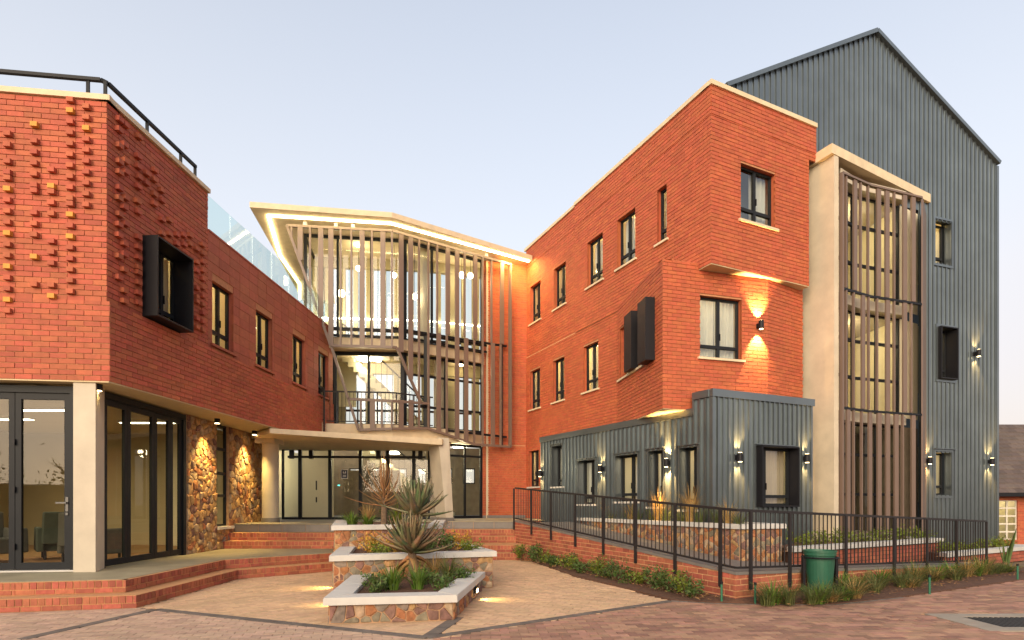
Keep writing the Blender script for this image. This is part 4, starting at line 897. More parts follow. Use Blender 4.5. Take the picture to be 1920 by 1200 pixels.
# exit signs, poster
m = MB(); m.box(kx(641) * 19.9, kx(663) * 19.9, 19.86, 19.895, zat(696, 19.9), zat(684, 19.9)); ex = m.build('exit_sign', M_EXIT, at)
for x in (kx(641) * 19.9 + .02, kx(652) * 19.9 + .02):
    m = MB(); z = zat(690, 19.9); m.box(x + .03, x + .07, 19.85, 19.859, z - .07, z + .02); m.box(x + .035, x + .065, 19.85, 19.859, z + .03, z + .06); m.poly([(x + .08, 19.853, z - .03), (x + .14, 19.853, z), (x + .08, 19.853, z + .03)]); m.build('pictogram', M_SIGNW, ex)
# lobby front
LG = Plane((kx(528) * 18.5, 18.5), (kx(806) * 18.7, 18.7), (0, 0)); lt = 3.26
mull = [LG.a(p) for p in (563, 619, 676, 727, 776)]
lg = window(at, LG, 0, LG.L, ENT, lt, cols=6, mull=mull, tr=None, fw=.07, back=.0, sill=False, handle=False, gl=M_GLASSA, name='entrance_glazing')
for px in (563, 619, 676, 727, 776):
    m = MB(); a = LG.a(px); LG.box(m, a - .05, a + .05, -.05, .06, ENT, lt); m.build('post', M_ALU, lg)
m = MB(); a = LG.a(594); LG.box(m, a - .015, a + .015, .02, .07, ENT + .95, ENT + 1.25); LG.box(m, a - .015, a + .015, .02, .07, ENT + .55, ENT + .72); m.build('door_handle', M_BLACK, lg)
pa, pz = LG.a(646), LG.z(646, 889); po = MB(); LG.box(po, pa - .11, pa + .11, .004, .010, pz - .15, pz + .15); pst = po.build('notice', M_SIGNW, lg)
po = MB(); LG.box(po, pa - .095, pa + .095, .0105, .012, pz - .13, pz + .135); po.build('notice_print', M_NAVY, pst)
po = MB()
for q in ((-.05, -.02, .04, .09), (.02, .05, .04, .09), (-.05, .05, .02, .045), (-.06, .06, -.04, -.025), (-.05, .05, -.065, -.05), (-.06, .06, -.09, -.075)): LG.box(po, pa + q[0], pa + q[1], .0125, .014, pz + q[2], pz + q[3])
po.build('notice_lettering', M_SIGNW, pst)
m = MB(); a, z = LG.a(635), LG.z(635, 910); LG.box(m, a - .03, a + .03, -.03, -.01, z - .015, z + .015); m.build('access_reader_light', M_GREENL, lg)
DG = Plane(Vector(online(838, G1, G2 - G1)), OL, (0, 0)); window(at, DG, 0, DG.L - .01, ENT, 3.5, cols=2, tr=(.84,), fw=.09, **kwg)
# ------------------------------------------------------------------ entrance canopy and its supports
zc = 3.30
cn = thing('entrance_canopy', 'thin cream concrete canopy slab over the glass entrance', 'canopy', (-4, 16.5, zc))
k0, k1 = hiat(506, 803, zc), hiat(829, 823, zc)
m = MB(); m.prism([k0, k1, (k1.x + .1, k1.y + 1.2), (-2.4, 18.9), (-7.7, 18.9), (-7.2, 15.6)], [zc - .12, zc - .17, zc - .17, zc - .12, zc - .10, zc - .10], zc); m.build('slab', M_COPE, cn)
for px in (552, 588, 712, 790):
    m = MB(); a = LG.a(px); p = LG.pt(a, .25, 0); m.box(p.x - .06, p.x + .06, p.y - .06, p.y + .06, zc - .42, zc - .15); m.build('hanger', M_BLACK, cn)
m = MB(); m.bar(LG.pt(LG.a(545), .25, zc - .36), LG.pt(LG.a(800), .25, zc - .36), .08, .07); m.build('beam', M_BLACK, cn)
rc = thing('round_column', 'round pale concrete column beside the stone pier at the entrance', 'column', (kx(507) * 15.5, 15.5, ENT))
m = MB(); m.cyl(kx(507) * 15.5, 15.5, ENT + .12, SOF - .30, .215, 32); m.build('shaft', M_CONC, rc, smooth=False)
m = MB(); m.cyl(kx(507) * 15.5, 15.5, ENT - .05, ENT + .12, .235, 32); m.build('base', M_TILE, rc)
m = MB(); x = kx(505) * 15.5; m.box(x - .26, x + .26, 15.2, 15.8, SOF - .30, SOF - .04); m.build('capital', M_CONC, rc)
sl = thing('slanted_column', 'pale concrete column slanting up to carry the canopy', 'column', (kx(838) * 16.6, 16.6, ENT))
def sp(px, Y, z): return (kx(px) * Y, Y, z)
m = MB(); z0, z1 = ENT + .10, zc + .05
m.hexa([sp(818, 17.1, z0), sp(836, 16.5, z0), sp(850, 16.65, z0), sp(846, 17.3, z0), sp(802, 17.1, z1), sp(822, 16.5, z1), sp(842, 16.65, z1), sp(838, 17.3, z1)]); m.build('shaft', M_CONC, sl)
m = MB(); z0, z1 = ENT - .05, ENT + .10; m.hexa([sp(807, 17.1, z0), sp(836, 16.45, z0), sp(852, 16.62, z0), sp(847, 17.32, z0), sp(807, 17.1, z1), sp(836, 16.45, z1), sp(852, 16.62, z1), sp(847, 17.32, z1)]); m.build('base', M_TILE, sl)
# ------------------------------------------------------------------ taupe fin screen in front of the atrium
bs = thing('metal_screen', 'large taupe metal fin screen with slanted opening in front of the glass atrium', 'fin screen', (-3.5, 17.6, 3.6))
xb = 960 + F * scA1.x / scA1.y
def sP(px): return SA if px <= xb else SB
def s3(px, py, d=0.0): P = sP(px); a = P.a(px); return P.pt(a, d, zat(py, P.Y(a)))
def prof(pts, px):
    for (a, b), (c, d) in zip(pts, pts[1:]):
        if a <= px <= c: return b + (d - b) * (px - a) / (c - a)
    return pts[-1][1] if px > pts[-1][0] else pts[0][1]
TOP = [(538, 423), (xb, 433), (957, 496)]; BOT = [(672, 806), (xb, 804), (800, 803), (838, 815), (888, 833), (958, 838)]
m = MB()
def barpx(pts, w=.075, h=.075):
    for (a, b), (c, d) in zip(pts, pts[1:]): m.bar(s3(a, b), s3(c, d), w, h)
barpx(TOP); barpx(BOT); barpx([(538, 423), (620, 648), (xb - .01, 651), (744, 652), (790, 757)]); barpx([(622, 652), (672, 806)]); barpx([(652, 748), (xb, 752), (805, 757)])
m.bar(s3(956.5, 494), s3(956.5, 838), .05, .16, SB.n.to_3d()); m.build('frame', M_FIN, bs)
SL = [(538, 423), (620, 648)]
def bfin(px, wide, y0, y1):
    P = sP(px); a = P.a(px); Yv = P.Y(a); fin(bs, P, px, zat(y1, Yv), zat(y0, Yv), wide, w=.15, t=.055)
for px, w, y1 in ((547, 0, 446), (563, 1, 488), (581.5, 0, 541), (601.5, 1, 594), (620.5, 1, 646), (639, 0, 648), (659, 0, 648), (679, 1, 650), (697.5, 0, 650), (718, 1, 650), (735, 0, 651), (752, 1, 660), (770, 1, 711), (785.5, 0, 803), (803, 0, 804), (819.5, 0, 624), (839.5, 1, 628), (857, 1, 821),
                  (871, 0, 632), (891, 1, 636), (905, 0, 838), (921.5, 0, 642), (941, 1, 645)):
    bfin(px, w, prof(TOP, px) + 2, y1)
for px, w, y0 in ((822.5, 1, 625), (837.5, 0, 629), (874, 1, 634), (889, 0, 637), (924, 1, 643), (938.5, 0, 646)): bfin(px, w, y0, prof(BOT, px) - 1)
for px, w in ((676.5, 0), (698.5, 1), (716, 0), (734.5, 0), (752, 1), (770.5, 1)): bfin(px, w, 750, prof(BOT, px) - 1)
for pts in (((xb + 1, 613), (953, 648)), ((792, 760), (830, 766)), ((840, 806), (953, 819))):
    m = MB(); m.bar(s3(*pts[0], d=-.12), s3(*pts[1], d=-.12), .06, .07); m.build('support_rail', M_BLACK, bs)
for px in (571, 629, 661, 912):
    p = s3(px, prof(TOP, px)); m = MB(); m.box(p.x - .05, p.x + .05, p.y + .02, p.y + .12, p.z - .02, zRb + .002); m.build('hanger', M_SIGNW, bs)
for px, y0, y1 in ((803, 625, 806), (946, 640, 838)):
    m = MB(); m.bar(s3(px, y0, -.2), s3(px, y1, -.2), .10, .10, (0, 1, 0)); m.build('post', M_ALU, bs)
# balcony railing at the open corner of the screen
br = thing('balcony_railing', 'thin black steel railing on the balcony beside the fin screen', 'railing', (B_.pt(aE, .1, 0).x, 17.5, z1a))
za, zb = z1a + .08, z1a + 1.0; path = [B_.pt(aE - .95, .10, 0), SA.pt(.75, -.20, 0), SA.pt(SA.L, -.22, 0), SB.pt(1.5, -.22, 0)]; m = MB()
for p, q in zip(path, path[1:]):
    for z, t in ((zb, .04), (za, .03)): m.bar((p.x, p.y, z), (q.x, q.y, z), t, t)
m.build('rail', M_RAIL, br); c = 0
for p, q in zip(path, path[1:]):
    n = max(2, int((q - p).length / .115))
    for i in range(n):
        v = p.lerp(q, i / n); big = c % 5 == 0; c += 1; m = MB(); t = .04 if big else .014; m.bar((v.x, v.y, z1a - .28 if big else za), (v.x, v.y, zb), t, t); m.build('post' if big else 'baluster', M_RAIL, br)
# ------------------------------------------------------------------ ground, paving, steps
def gz_(x, y):                                               # the land falls away to the right, behind the tower
    t = max(0, min(1, (x - 13.5) / 4.0)); return -0.03 - 1.0 * t * t * (3 - 2 * t)
m = MB(); xs = [-900, -300, -100, -40, -20, -10, 0, 6, 10, 13, 14, 15, 16, 17, 18, 22, 30, 60, 150, 400, 900]; ys = [-300, -100, -40, -15, -5, 0, 5, 10, 15, 20, 30, 60, 150, 400, 1500]
for i in range(len(xs) - 1):
    for j in range(len(ys) - 1):
        m.poly([(x, y, gz_(x, y)) for x, y in ((xs[i], ys[j]), (xs[i + 1], ys[j]), (xs[i + 1], ys[j + 1]), (xs[i], ys[j + 1]))])
struct('ground', m, M_GROUND)
def g2(px, py, z=0.0): p = ground(px, py, z); return (p.x, p.y)
# edges of the paved fields, read off the photo and laid on the ground
W0 = (.07, 16.0); W1 = (3.24, 8.29); W2 = (10.2, 12.3)       # foot of the ramp wall
bedA = [g2(998, 1053), g2(1080, 1082), g2(1180, 1106), g2(1258, 1126)]
_a, _b = Vector(g2(445, 1086)), Vector(g2(612, 1072)); stepF = [(-12.0, 6.85), g2(0, 1149), g2(255, 1140), g2(445, 1086), tuple(_b + (_b - _a).normalized() * .42)]
V1, V2, V3, V4 = g2(292, 1143), g2(40, 1199), g2(800, 1196), g2(1258, 1127)
def inside(p, poly):
    c = False; n = len(poly)
    for i in range(n):
        a, b = poly[i], poly[i - 1]
        if (a[1] > p[1]) != (b[1] > p[1]) and p[0] < (b[0] - a[0]) * (p[1] - a[1]) / (b[1] - a[1]) + a[0]: c = not c
    return c
def clip_cell(poly, a, b):                                   # keep the side of line a->b that lies to its left
    nx, ny = -(b[1] - a[1]), b[0] - a[0]; out = []
    for i in range(len(poly)):
        s, e = poly[i], poly[(i + 1) % len(poly)]; ds = nx * (s[0] - a[0]) + ny * (s[1] - a[1]); de = nx * (e[0] - a[0]) + ny * (e[1] - a[1])
        if ds >= 0: out.append(s)
        if ds * de < 0: t = ds / (ds - de); out.append((s[0] + t * (e[0] - s[0]), s[1] + t * (e[1] - s[1])))
    return out
def field(name, poly, holes, ang, mat, L, Wd, z, J=.006, bond=.5, drain=None):
    # one paved field: a sand bed and its pavers, the nearest ones single parts, the rest one mesh
    m = MB(); m.poly([(p[0], p[1], z - .010) for p in (poly if sum(poly[i][0] * poly[(i + 1) % len(poly)][1] - poly[(i + 1) % len(poly)][0] * poly[i][1] for i in range(len(poly))) > 0 else poly[::-1])])
    bed = struct(name, m, M_JOINT); c, s = math.cos(ang), math.sin(ang)
    U = [(p[0] * c + p[1] * s, -p[0] * s + p[1] * c) for p in poly]; u0, u1 = min(u[0] for u in U), max(u[0] for u in U); v0, v1 = min(u[1] for u in U), max(u[1] for u in U)
    lst = []; r = 0; v = v0
    while v < v1:
        u = u0 - L * ((r * bond) % 1)
        while u < u1:
            cu, cv = u + L / 2, v + Wd / 2; x, y = cu * c - cv * s, cu * s + cv * c
            if inside((x, y), poly) and not any(inside((x, y), h) for h in holes): lst.append((pix_area(Vector((x, y, z)), L, Wd * EYE / max(.5, y)), x, y))
            u += L
        v += Wd; r += 1
    lst.sort(reverse=True); key = mat.name + '_pv'; lim = 260
    for a, x, y in lst[:lim]:
        tx, ty = random.uniform(-.004, .004), random.uniform(-.004, .004)
        M = Matrix.Translation((x, y, z - .02 + random.uniform(-.0015, .0015))) @ Matrix.Rotation(ang, 4, 'Z') @ Matrix.Rotation(tx, 4, 'X') @ Matrix.Diagonal((L - J, Wd - J, .04, 1)); inst('paver', unit_box(mat), M, bed)
    m = MB()
    for a, x, y in lst[lim:]:
        hx, hy = (L - J) / 2, (Wd - J) / 2; dz = random.uniform(-.0015, .0015); tl = random.uniform(-.003, .003)
        q = [(x + c * i - s * j, y + s * i + c * j) for i, j in ((-hx, -hy), (hx, -hy), (hx, hy), (-hx, hy))]
        m.hexa([(p[0], p[1], z - .02) for p in q] + [(p[0], p[1], z + dz + tl * k) for p, k in zip(q, (-1, 1, 1, -1))], skip=(0,))
    if m.v: m.build('pavers', mat, bed, kind='stuff')
    return bed
def band(name, pts, w, z, mat):
    bed = None; m = MB()
    for i, (a, b) in enumerate(zip(pts, pts[1:])):
        a = Vector(a); b = Vector(b); d = (b - a).normalized(); n = Vector((-d.y, d.x)); m.poly([(q.x, q.y, z - .008 - i * .001) for q in (a - n * w / 2, b - n * w / 2, b + n * w / 2, a + n * w / 2)])
    bed = struct(name, m, M_JOINT)
    for a, b in zip(pts, pts[1:]):
        a = Vector(a); b = Vector(b); L = (b - a).length; d = (b - a) / L; n = max(1, int(L / .105)); ang = math.atan2(d.y, d.x)
        for i in range(n):
            p = a + d * (L * (i + .5) / n); M = Matrix.Translation((p.x, p.y, z - .02)) @ Matrix.Rotation(ang, 4, 'Z') @ Matrix.Diagonal((L / n - .006, w, .04, 1)); inst('paver', unit_box(mat), M, bed)
    return bed
plant_out = [(-2.3, 6.7), (-.55, 6.9), (-.15, 10.1), (-1.5, 16), (-4.8, 16), (-3.0, 9.0), (-2.75, 8.85)]
drain = [g2(1770, 1150), g2(1920, 1150), (11.0, g2(1920, 1150)[1]), (11.0, g2(1920, 1185)[1]), g2(1860, 1182)]
DX0, DX1, DY0, DY1 = 5.35, 7.6, 6.42, 7.45
drain = [(DX0, DY0), (DX1, DY0), (DX1, DY1), (DX0, DY1)]
entry_left = [V1, V3, g2(858, 1158), (-1.0, 8.5), (-1.6, 12.6), stepF[4], stepF[3], stepF[2]]
apron_far = [(-12, 3.5), (-7, 4.5), V2, V1, stepF[2], stepF[1], stepF[0]]
front = [(-7, 4.5), (-12, 3.5), (-12, -6), (0.2, -6), (.2, 4.2), V3, V1, V2]
court = [g2(806, 1198), V4, bedA[2], bedA[1], bedA[0], (-.3, 14.75), (-1.9, 14.75), (-1.5, 12.5), (-1.0, 8.5), g2(858, 1158)]
curb = [g2(1258, 1127), g2(1340, 1131), g2(1420, 1133), g2(1560, 1134), g2(1690, 1120), g2(1920, 1087), (14.0, 13.6)]
drive = [g2(806, 1198), (.3, 4.2), (.3, -6), (16, -6), (16, 14.5)] + curb[::-1]
field('entry_paving', entry_left, [], math.radians(38), M_TAN, .21, .105, .0)
field('apron_paving', apron_far, [], math.radians(14), M_PINK, .21, .105, .0)
field('front_paving', front, [], math.radians(14), M_PINK, .21, .105, .0)
field('court_paving', court, [], math.radians(-20), M_TAN, .21, .105, .0, bond=.5)
field('driveway_paving', drive, [drain], math.radians(4), M_REDP, .215, .108, .0, bond=.5)
band('paving_border', [V2, V1], .13, .006, M_DARKP); band('paving_border', [V1, V3], .13, .006, M_DARKP); band('paving_border', [V3, g2(858, 1158)], .15, .0065, M_DARKP)
band('paving_border', [V3, V4], .12, .0055, M_DARKP); band('paving_border', [V4] + curb[1:5], .10, .005, M_DARKP)
# drain grate in the driveway
dg = thing('drain_grate', 'square cast-iron drain grate in a concrete surround in the driveway', 'drain', ((DX0 + DX1) / 2, (DY0 + DY1) / 2, 0))
gx0, gx1, gy0, gy1 = DX0 + .32, DX0 + 1.32, DY0 + .2, DY1 - .22
m = MB()
for q in ((DX0 + .01, DX1, DY0 + .01, gy0), (DX0 + .01, DX1, gy1, DY1 - .01), (DX0 + .01, gx0, gy0, gy1), (gx1, DX1, gy0, gy1)): m.box(*q, -.05, .004)
m.build('surround', M_SURR, dg); m = MB(); m.box(gx0, gx1, gy0, gy1, -.2, -.12); m.build('sump', M_BLACK, dg)
for i in range(15):
    x = gx0 + (gx1 - gx0) * (i + .5) / 15; m = MB(); m.box(x - .018, x + .018, gy0, gy1, -.04, .0); m.build('bar', M_IRON, dg)
m = MB()
for j in range(6): y = gy0 + (gy1 - gy0) * (j + .5) / 6; m.box(gx0, gx1, y - .012, y + .012, -.045, -.006)
m.build('cross_bar', M_IRON, dg)
# ---- left terrace and its steps
def offs(pts, d):                                            # offset an open polyline to its left
    out = []
    for i, p in enumerate(pts):
        p = Vector(p); t = Vector((0, 0))
        ns = []
        if i > 0: e = (p - Vector(pts[i - 1])).normalized(); ns.append(Vector((-e.y, e.x)))
        if i < len(pts) - 1: e = (Vector(pts[i + 1]) - p).normalized(); ns.append(Vector((-e.y, e.x)))
        n = sum(ns, Vector((0, 0))); n /= max(.3, n.length_squared / len(ns)); out.append(tuple(p + n * d))
    return out
def step_run(th, line, z0, h, toward, phase=0):
    # riser faced with a stretcher course below a brick-on-edge course
    for a, b in zip(line, line[1:]):
        P = Plane(a, b, toward); m = MB(); P.box(m, 0, P.L, -.10, -.008, z0, z0 + h - .006); w = m.build('riser', M_SCREED, th)
        hs = .066; x = .004
        while x < P.L - .03:
            e = min(x + .225, P.L - .003); piece(th, w, P, x, e, -.05, random.uniform(-.002, .003), z0 + .006, z0 + hs, M_STEPB); x += .238
        x = .004
        while x < P.L - .02:
            e = min(x + .074, P.L - .003); piece(th, w, P, x, e, -.05, random.uniform(-.002, .003), z0 + hs + .012, z0 + h - .010, M_STEPB); x += .087
stp = thing('brick_steps', 'two low red brick steps wrapping the lounge terrace', 'steps', (-5.4, 9, 0))
back = [(-12.0, 9.6), (-7.2, 9.7), (-7.3, 14.2), (-4.2, 14.2)]
l1 = stepF; l2 = offs(stepF, .30); l2[0] = (-12.0, l2[0][1]); l2[-1] = (l2[-1][0] - .05, l2[-1][1])
h = TER / 2
m = MB(); m.prism(l1 + [(-4.2, 14.0), (-7.0, 14.0), (-12, 9.6)], -.02, h - .004); m.build('tread', M_SCREED, stp)
m = MB(); m.prism(l2 + [(-4.25, 14.0), (-7.0, 14.0), (-12, 9.6)], h - .004, TER - .008); m.build('tread', M_SCREED, stp)
step_run(stp, offs(l1, -.012), 0, h, (-4, 4)); step_run(stp, offs(l2, -.012), h, h, (-4, 4)); finish_pieces(stp, 300)
l3 = offs(stepF, .36); l3[0] = (-12.0, l3[0][1])
m = MB(); m.prism(l3 + [(-4.35, 14.4), (-7.5, 14.4), (-7.5, 9.2), (-12, 9.2)], TER - .03, TER); struct('terrace', m, M_TERR)
# ---- upper flights to the entrance
def flight(label, x0, x1, y0, z0, n, tread, h, th_h, skew=0.0, tilex=None):
    t = thing('brick_steps', label, 'steps', ((x0 + x1) / 2, y0, z0)); y, z = y0, z0
    for i in range(n):
        yy = (y, y + skew); m = MB(); m.prism([(x0, y), (x1, y + skew), (x1, y + 3), (x0, y + 3)], z - .02, z + h - .004); m.build('tread', M_SCREED, t)
        step_run(t, [(x0, y - .012), (x1, y + skew - .012)], z, h, (0, 0)); y += tread[i]; z += h
    P = Plane((x0, y), (x1, y + skew), (0, 0)); m = MB(); P.box(m, 0, P.L, -.5, -.012, z, ENT - .02); k = m.build('riser', M_SCREED, t); a = .002
    while a < P.L - .05:
        e = min(a + .59, P.L); piece(t, k, P, a, e - .005, -.03, 0, z + .004, ENT - .022, M_TILE, 'tile'); a += .595
    finish_pieces(t, 300); return y
yl = flight('red brick steps with grey tile top between the terrace and round column', -6.95, -3.75, 13.75, TER, 2, (.30, .30), .185, .2)
tR = flight('red brick steps with grey tile top beside the ramp', -2.3, .62, 14.66, 0, 4, (.30, .95, .30, .30), .18, .2)
m = MB(); m.prism([(-6.97, yl - .02), (-4.5, yl - .02), (-4.2, tR - .02), (.10, tR - .02), (1.0, 17.6), (.7, 20.3), (-1.0, 20.1), (-2.6, 18.9), (-8.2, 18.6), (-7.3, 16.2)], ENT - .02, ENT); struct('entrance_floor', m, M_TERR)
# ---- ramp with brick walls and railing
ramp = thing('ramp_wall', 'red brick ramp wall with pale mortar turning the corner beside the court', 'wall', (W1[0], W1[1], 0))
R_1 = Plane(W0, W1, (-2, 6)); R_2 = Plane(W1, W2, (6, 4)); zc1 = .40; zw1 = lambda a: ENT + (zc1 - ENT) * a / R_1.L; zw2 = lambda a: zc1 + (.12 - zc1) * a / R_2.L
brick_wall(ramp, R_1, 0, R_1.L, 0, ENT, mat=M_STEPB, mort=M_MORTL, ztop=zw1, off=.0, J=.016, JV=.015); brick_wall(ramp, R_2, 0, R_2.L, 0, zc1, mat=M_STEPB, mort=M_MORTL, ztop=zw2, J=.016, JV=.015); finish_pieces(ramp, 300)
RW = [W0, W1, W2]; zr_ = [ENT, zc1, .12]
def strip(d0, d1, za, zb):
    o, i = offs(RW, d0), offs(RW, d1); mm = MB()
    for k in range(2): mm.prism([o[k], o[k + 1], i[k + 1], i[k]], [za(zr_[k]), za(zr_[k + 1]), za(zr_[k + 1]), za(zr_[k])], [zb(zr_[k]), zb(zr_[k + 1]), zb(zr_[k + 1]), zb(zr_[k])])
    return mm
strip(.03, .26, lambda z: 0, lambda z: z - .01).build('core', M_MORTL, ramp)
strip(-.012, .28, lambda z: z, lambda z: z + .042).build('coping', M_TILE, ramp)
m = strip(.2, 1.95, lambda z: z - .12, lambda z: z - .02); struct('ramp', m, M_TILE)
rl = thing('ramp_railing', 'long dark steel railing with thin balusters along the ramp', 'railing', (W1[0], W1[1], zc1))
RH = .90
ro = offs(RW, .03); top1 = [Vector((*ro[0], ENT + .04 + RH)), Vector((*ro[1], zc1 + .04 + RH))]; top2 = [top1[1], Vector((*ro[2], .12 + .04 + RH))]
m = MB()
for (a, b) in (top1, top2):
    m.bar(a, b, .05, .04); m.bar(a - Vector((0, 0, RH - .06)), b - Vector((0, 0, RH - .06)), .04, .03)
m.build('rail', M_RAIL, rl)
for P, (a, b), pxs in ((R_1, top1, (965, 998, 1035, 1081, 1134, 1195, 1270, 1356)), (R_2, top2, (1402, 1476, 1582, 1673, 1735, 1791, 1847))):
    L = (b - a).length; f = lambda px: (P.a(px) - (0 if P is R_2 else -.05)) / P.L
    fs = sorted(max(.002, min(.998, P.a(px) / P.L)) for px in pxs)
    for t in fs:
        p = a.lerp(b, t); m = MB(); m.bar((p.x, p.y, p.z - RH - .26), (p.x, p.y, p.z - .01), .05, .035, P.n.to_3d())
        o = m.build('post', M_RAIL, rl); o.location += (P.n * .055).to_3d()
    n = int(L / .112)
    bm = MB(); bm.box(-.007, .007, -.007, .007, -RH + .05, 0); me = bpy.data.meshes.new('baluster'); me.from_pydata(bm.v, [], bm.f); me.materials.append(M_RAIL)
    for i in range(1, n): p = a.lerp(b, i / n); inst('baluster', me, Matrix.Translation(p), rl)
# ---- soil beds beside the ramp
m = MB(); m.prism(bedA + [g2(1340, 1131), (W1[0], W1[1] - .02), (W0[0] + .5, W0[1] - 1.2)], -.03, [.02, .02, .02, .015, .015, .06, .06]); struct('flower_bed', m, M_SOIL)
m = MB(); m.prism(curb[1:6] + [(W2[0] + 1.5, W2[1] + .4), W2, W1], -.03, [.015] * 5 + [.05, .06, .06]); struct('flower_bed', m, M_SOIL)
# ---- planters along the ramp
def planter(label, pts, z0, z1, stone, n_per_m2=70, brick=False, cope=.16, soil=.10, ch=.09, closed=(), pal=(0, 0, 1, 2, 3, 3, 4, 5), widths=None):
    # pts: counter-clockwise outline; 'closed' lists the edges that carry a wall and a coping
    t = thing('stone_planter' if not brick else 'brick_planter', label, 'planter', (sum(p[0] for p in pts) / len(pts), sum(p[1] for p in pts) / len(pts), z0)); N = len(pts)
    c = Vector((sum(p[0] for p in pts) / N, sum(p[1] for p in pts) / N))
    m = MB(); m.prism([tuple(c + (Vector(p) - c) * .985) for p in pts], z0, z1 - soil); m.build('soil', M_SOIL, t)
    for i in closed:
        a, b = Vector(pts[i]), Vector(pts[(i + 1) % N]); P = Plane(a, b, a + (a - c) * 3 + (b - c) * 3)
        if brick: brick_wall(t, P, 0, P.L, z0, z1 - ch, mat=M_STEPB, mort=M_MORTL, J=.013)
        else: stone_wall(t, P, 0, P.L, z0, z1 - ch, max(6, int(P.L * (z1 - ch - z0) * n_per_m2)), joint=.010, bulge=(.008, .020), pal=pal, cut=(.05, .15))
    # coping: mitred slabs
    out = []; inn = []
    for i in range(N):
        p = Vector(pts[i]); e0 = (p - Vector(pts[i - 1])).normalized(); e1 = (Vector(pts[(i + 1) % N]) - p).normalized(); n0, n1 = Vector((e0.y, -e0.x)), Vector((e1.y, -e1.x)); w0 = 1 if ((i - 1) % N) in closed else 0; w1 = 1 if i in closed else 0
        def mit(d0, d1):
            den = n0.x * n1.y - n0.y * n1.x
            if abs(den) < .05: return p + n1 * d1
            c0, c1 = p.dot(n0) + d0, p.dot(n1) + d1; return Vector(((c0 * n1.y - n0.y * c1) / den, (n0.x * c1 - c0 * n1.x) / den))
        out.append(mit(.06 * w0, .06 * w1)); inn.append(mit(-cope * w0, -cope * w1))
    for i in closed:
        j = (i + 1) % N; L = (out[j] - out[i]).length; k = max(1, round(L / 1.3))
        for s in range(k):
            f0, f1 = s / k, (s + 1) / k - (.004 / L if s < k - 1 else .0015)
            q = [out[i].lerp(out[j], f0), out[i].lerp(out[j], f1), inn[i].lerp(inn[j], f1), inn[i].lerp(inn[j], f0)]
            m = MB(); cc = sum(q, Vector((0, 0))) / 4; q2 = [cc + (v - cc) * (1 - .012 / max(.1, (v - cc).length)) for v in q]
            m.prism([tuple(v) for v in q], z1 - ch, z1 - .012); m.prism([tuple(v) for v in q2], z1 - .012, z1); m.build('coping_slab', M_SLABW, t)
    if brick: finish_pieces(t, 150)
    return t
planter('low front tier of the stone planter with white coping and strap-leaved grass', [(-2.17, 6.80), (-.72, 7.02), (-.50, 9.4), (-2.45, 9.0)], 0, .32, True, closed=(0, 1, 3), cope=.24, soil=.05)
planter('middle tier of the stone planter with white coping under the aloes', [(-2.78, 8.92), (-.33, 9.75), (-1.2, 12.4), (-3.2, 10.9)], 0, .63, True, closed=(0, 1, 3), cope=.22, soil=.06)
planter('top tier of the stone planter with white coping before the entrance doors', [(-3.32, 10.72), (-1.45, 11.5), (-1.75, 14.6), (-4.4, 14.5)], 0, 1.03, True, closed=(0, 1, 3), cope=.22, soil=.06)
pr0 = ground(1387, 1053, .35); u1 = Vector((-.41, 1)).normalized(); pE = Vector((pr0.x, pr0.y)) + u1 * 6.6; pR_ = (5.22, 11.08)
planter('long stone planter with white coping and dry grasses behind the ramp railing', [tuple(pE), (pr0.x, pr0.y), pR_, (4.9, 12.1), (4.2, 12.05), tuple(ME + Vector((.1, -.1)))], .15, 1.05, True, closed=(0, 1, 2), cope=.16, soil=.06, pal=(0, 0, 3, 3, 1, 4, 2, 5))
planter('sloping-front brick planter with pale coping in front of the stair bay', [(5.25, 10.75), (10.2, 13.65), (9.9, 14.3), (6.6, 13.1), (5.3, 11.6)], .0, .62, False, brick=True, closed=(0, 1), cope=.18, soil=.05)
planter('low brick planter with pale coping at the foot of the gabled tower', [(9.5, 12.55), (13.1, 14.6), (13.6, 15.3), (12.6, 15.8), (9.9, 14.2)], .0, .36, False, brick=True, closed=(0, 1), cope=.2, soil=.05)
# small recessed lights in the planter walls
def bulkhead(P, a, z, label, pw=5):
    t = thing('planter_light', label, 'step light', P.pt(a, 0, z), 'planter lights')
    m = MB(); P.box(m, a - .085, a + .085, -.03, .055, z - .05, z + .05); m.build('housing', M_ALU, t)
    m = MB(); P.box(m, a - .06, a + .06, .0555, .06, z - .045, z + .01); m.build('lens', M_LENS, t)
    n = P.n; lamp('beam', 'SPOT', P.pt(a, .085, z - .01), t, pw, (1, .70, .25), spot_size=math.radians(95), spot_blend=.7, shadow_soft_size=.03, aim=(n.x * .8, n.y * .8, -.75))
Pa = Plane((-.72, 7.02), (-.50, 9.4), (5, 7)); bulkhead(Pa, Pa.a(888) if 0 < Pa.a(888) < 2.3 else 1.2, .15, 'small lit bulkhead light in the right-hand side of the front stone planter', 11)
Pb = Plane((-2.17, 6.80), (-2.45, 9.0), (-8, 7)); bulkhead(Pb, 1.35, .14, 'small lit bulkhead light on the step side of the front stone planter', 11)
Pc = Plane((-2.78, 8.92), (-3.2, 10.9), (-8, 9)); bulkhead(Pc, .9, .22, 'small lit bulkhead light on the step side of the middle stone planter', 14)
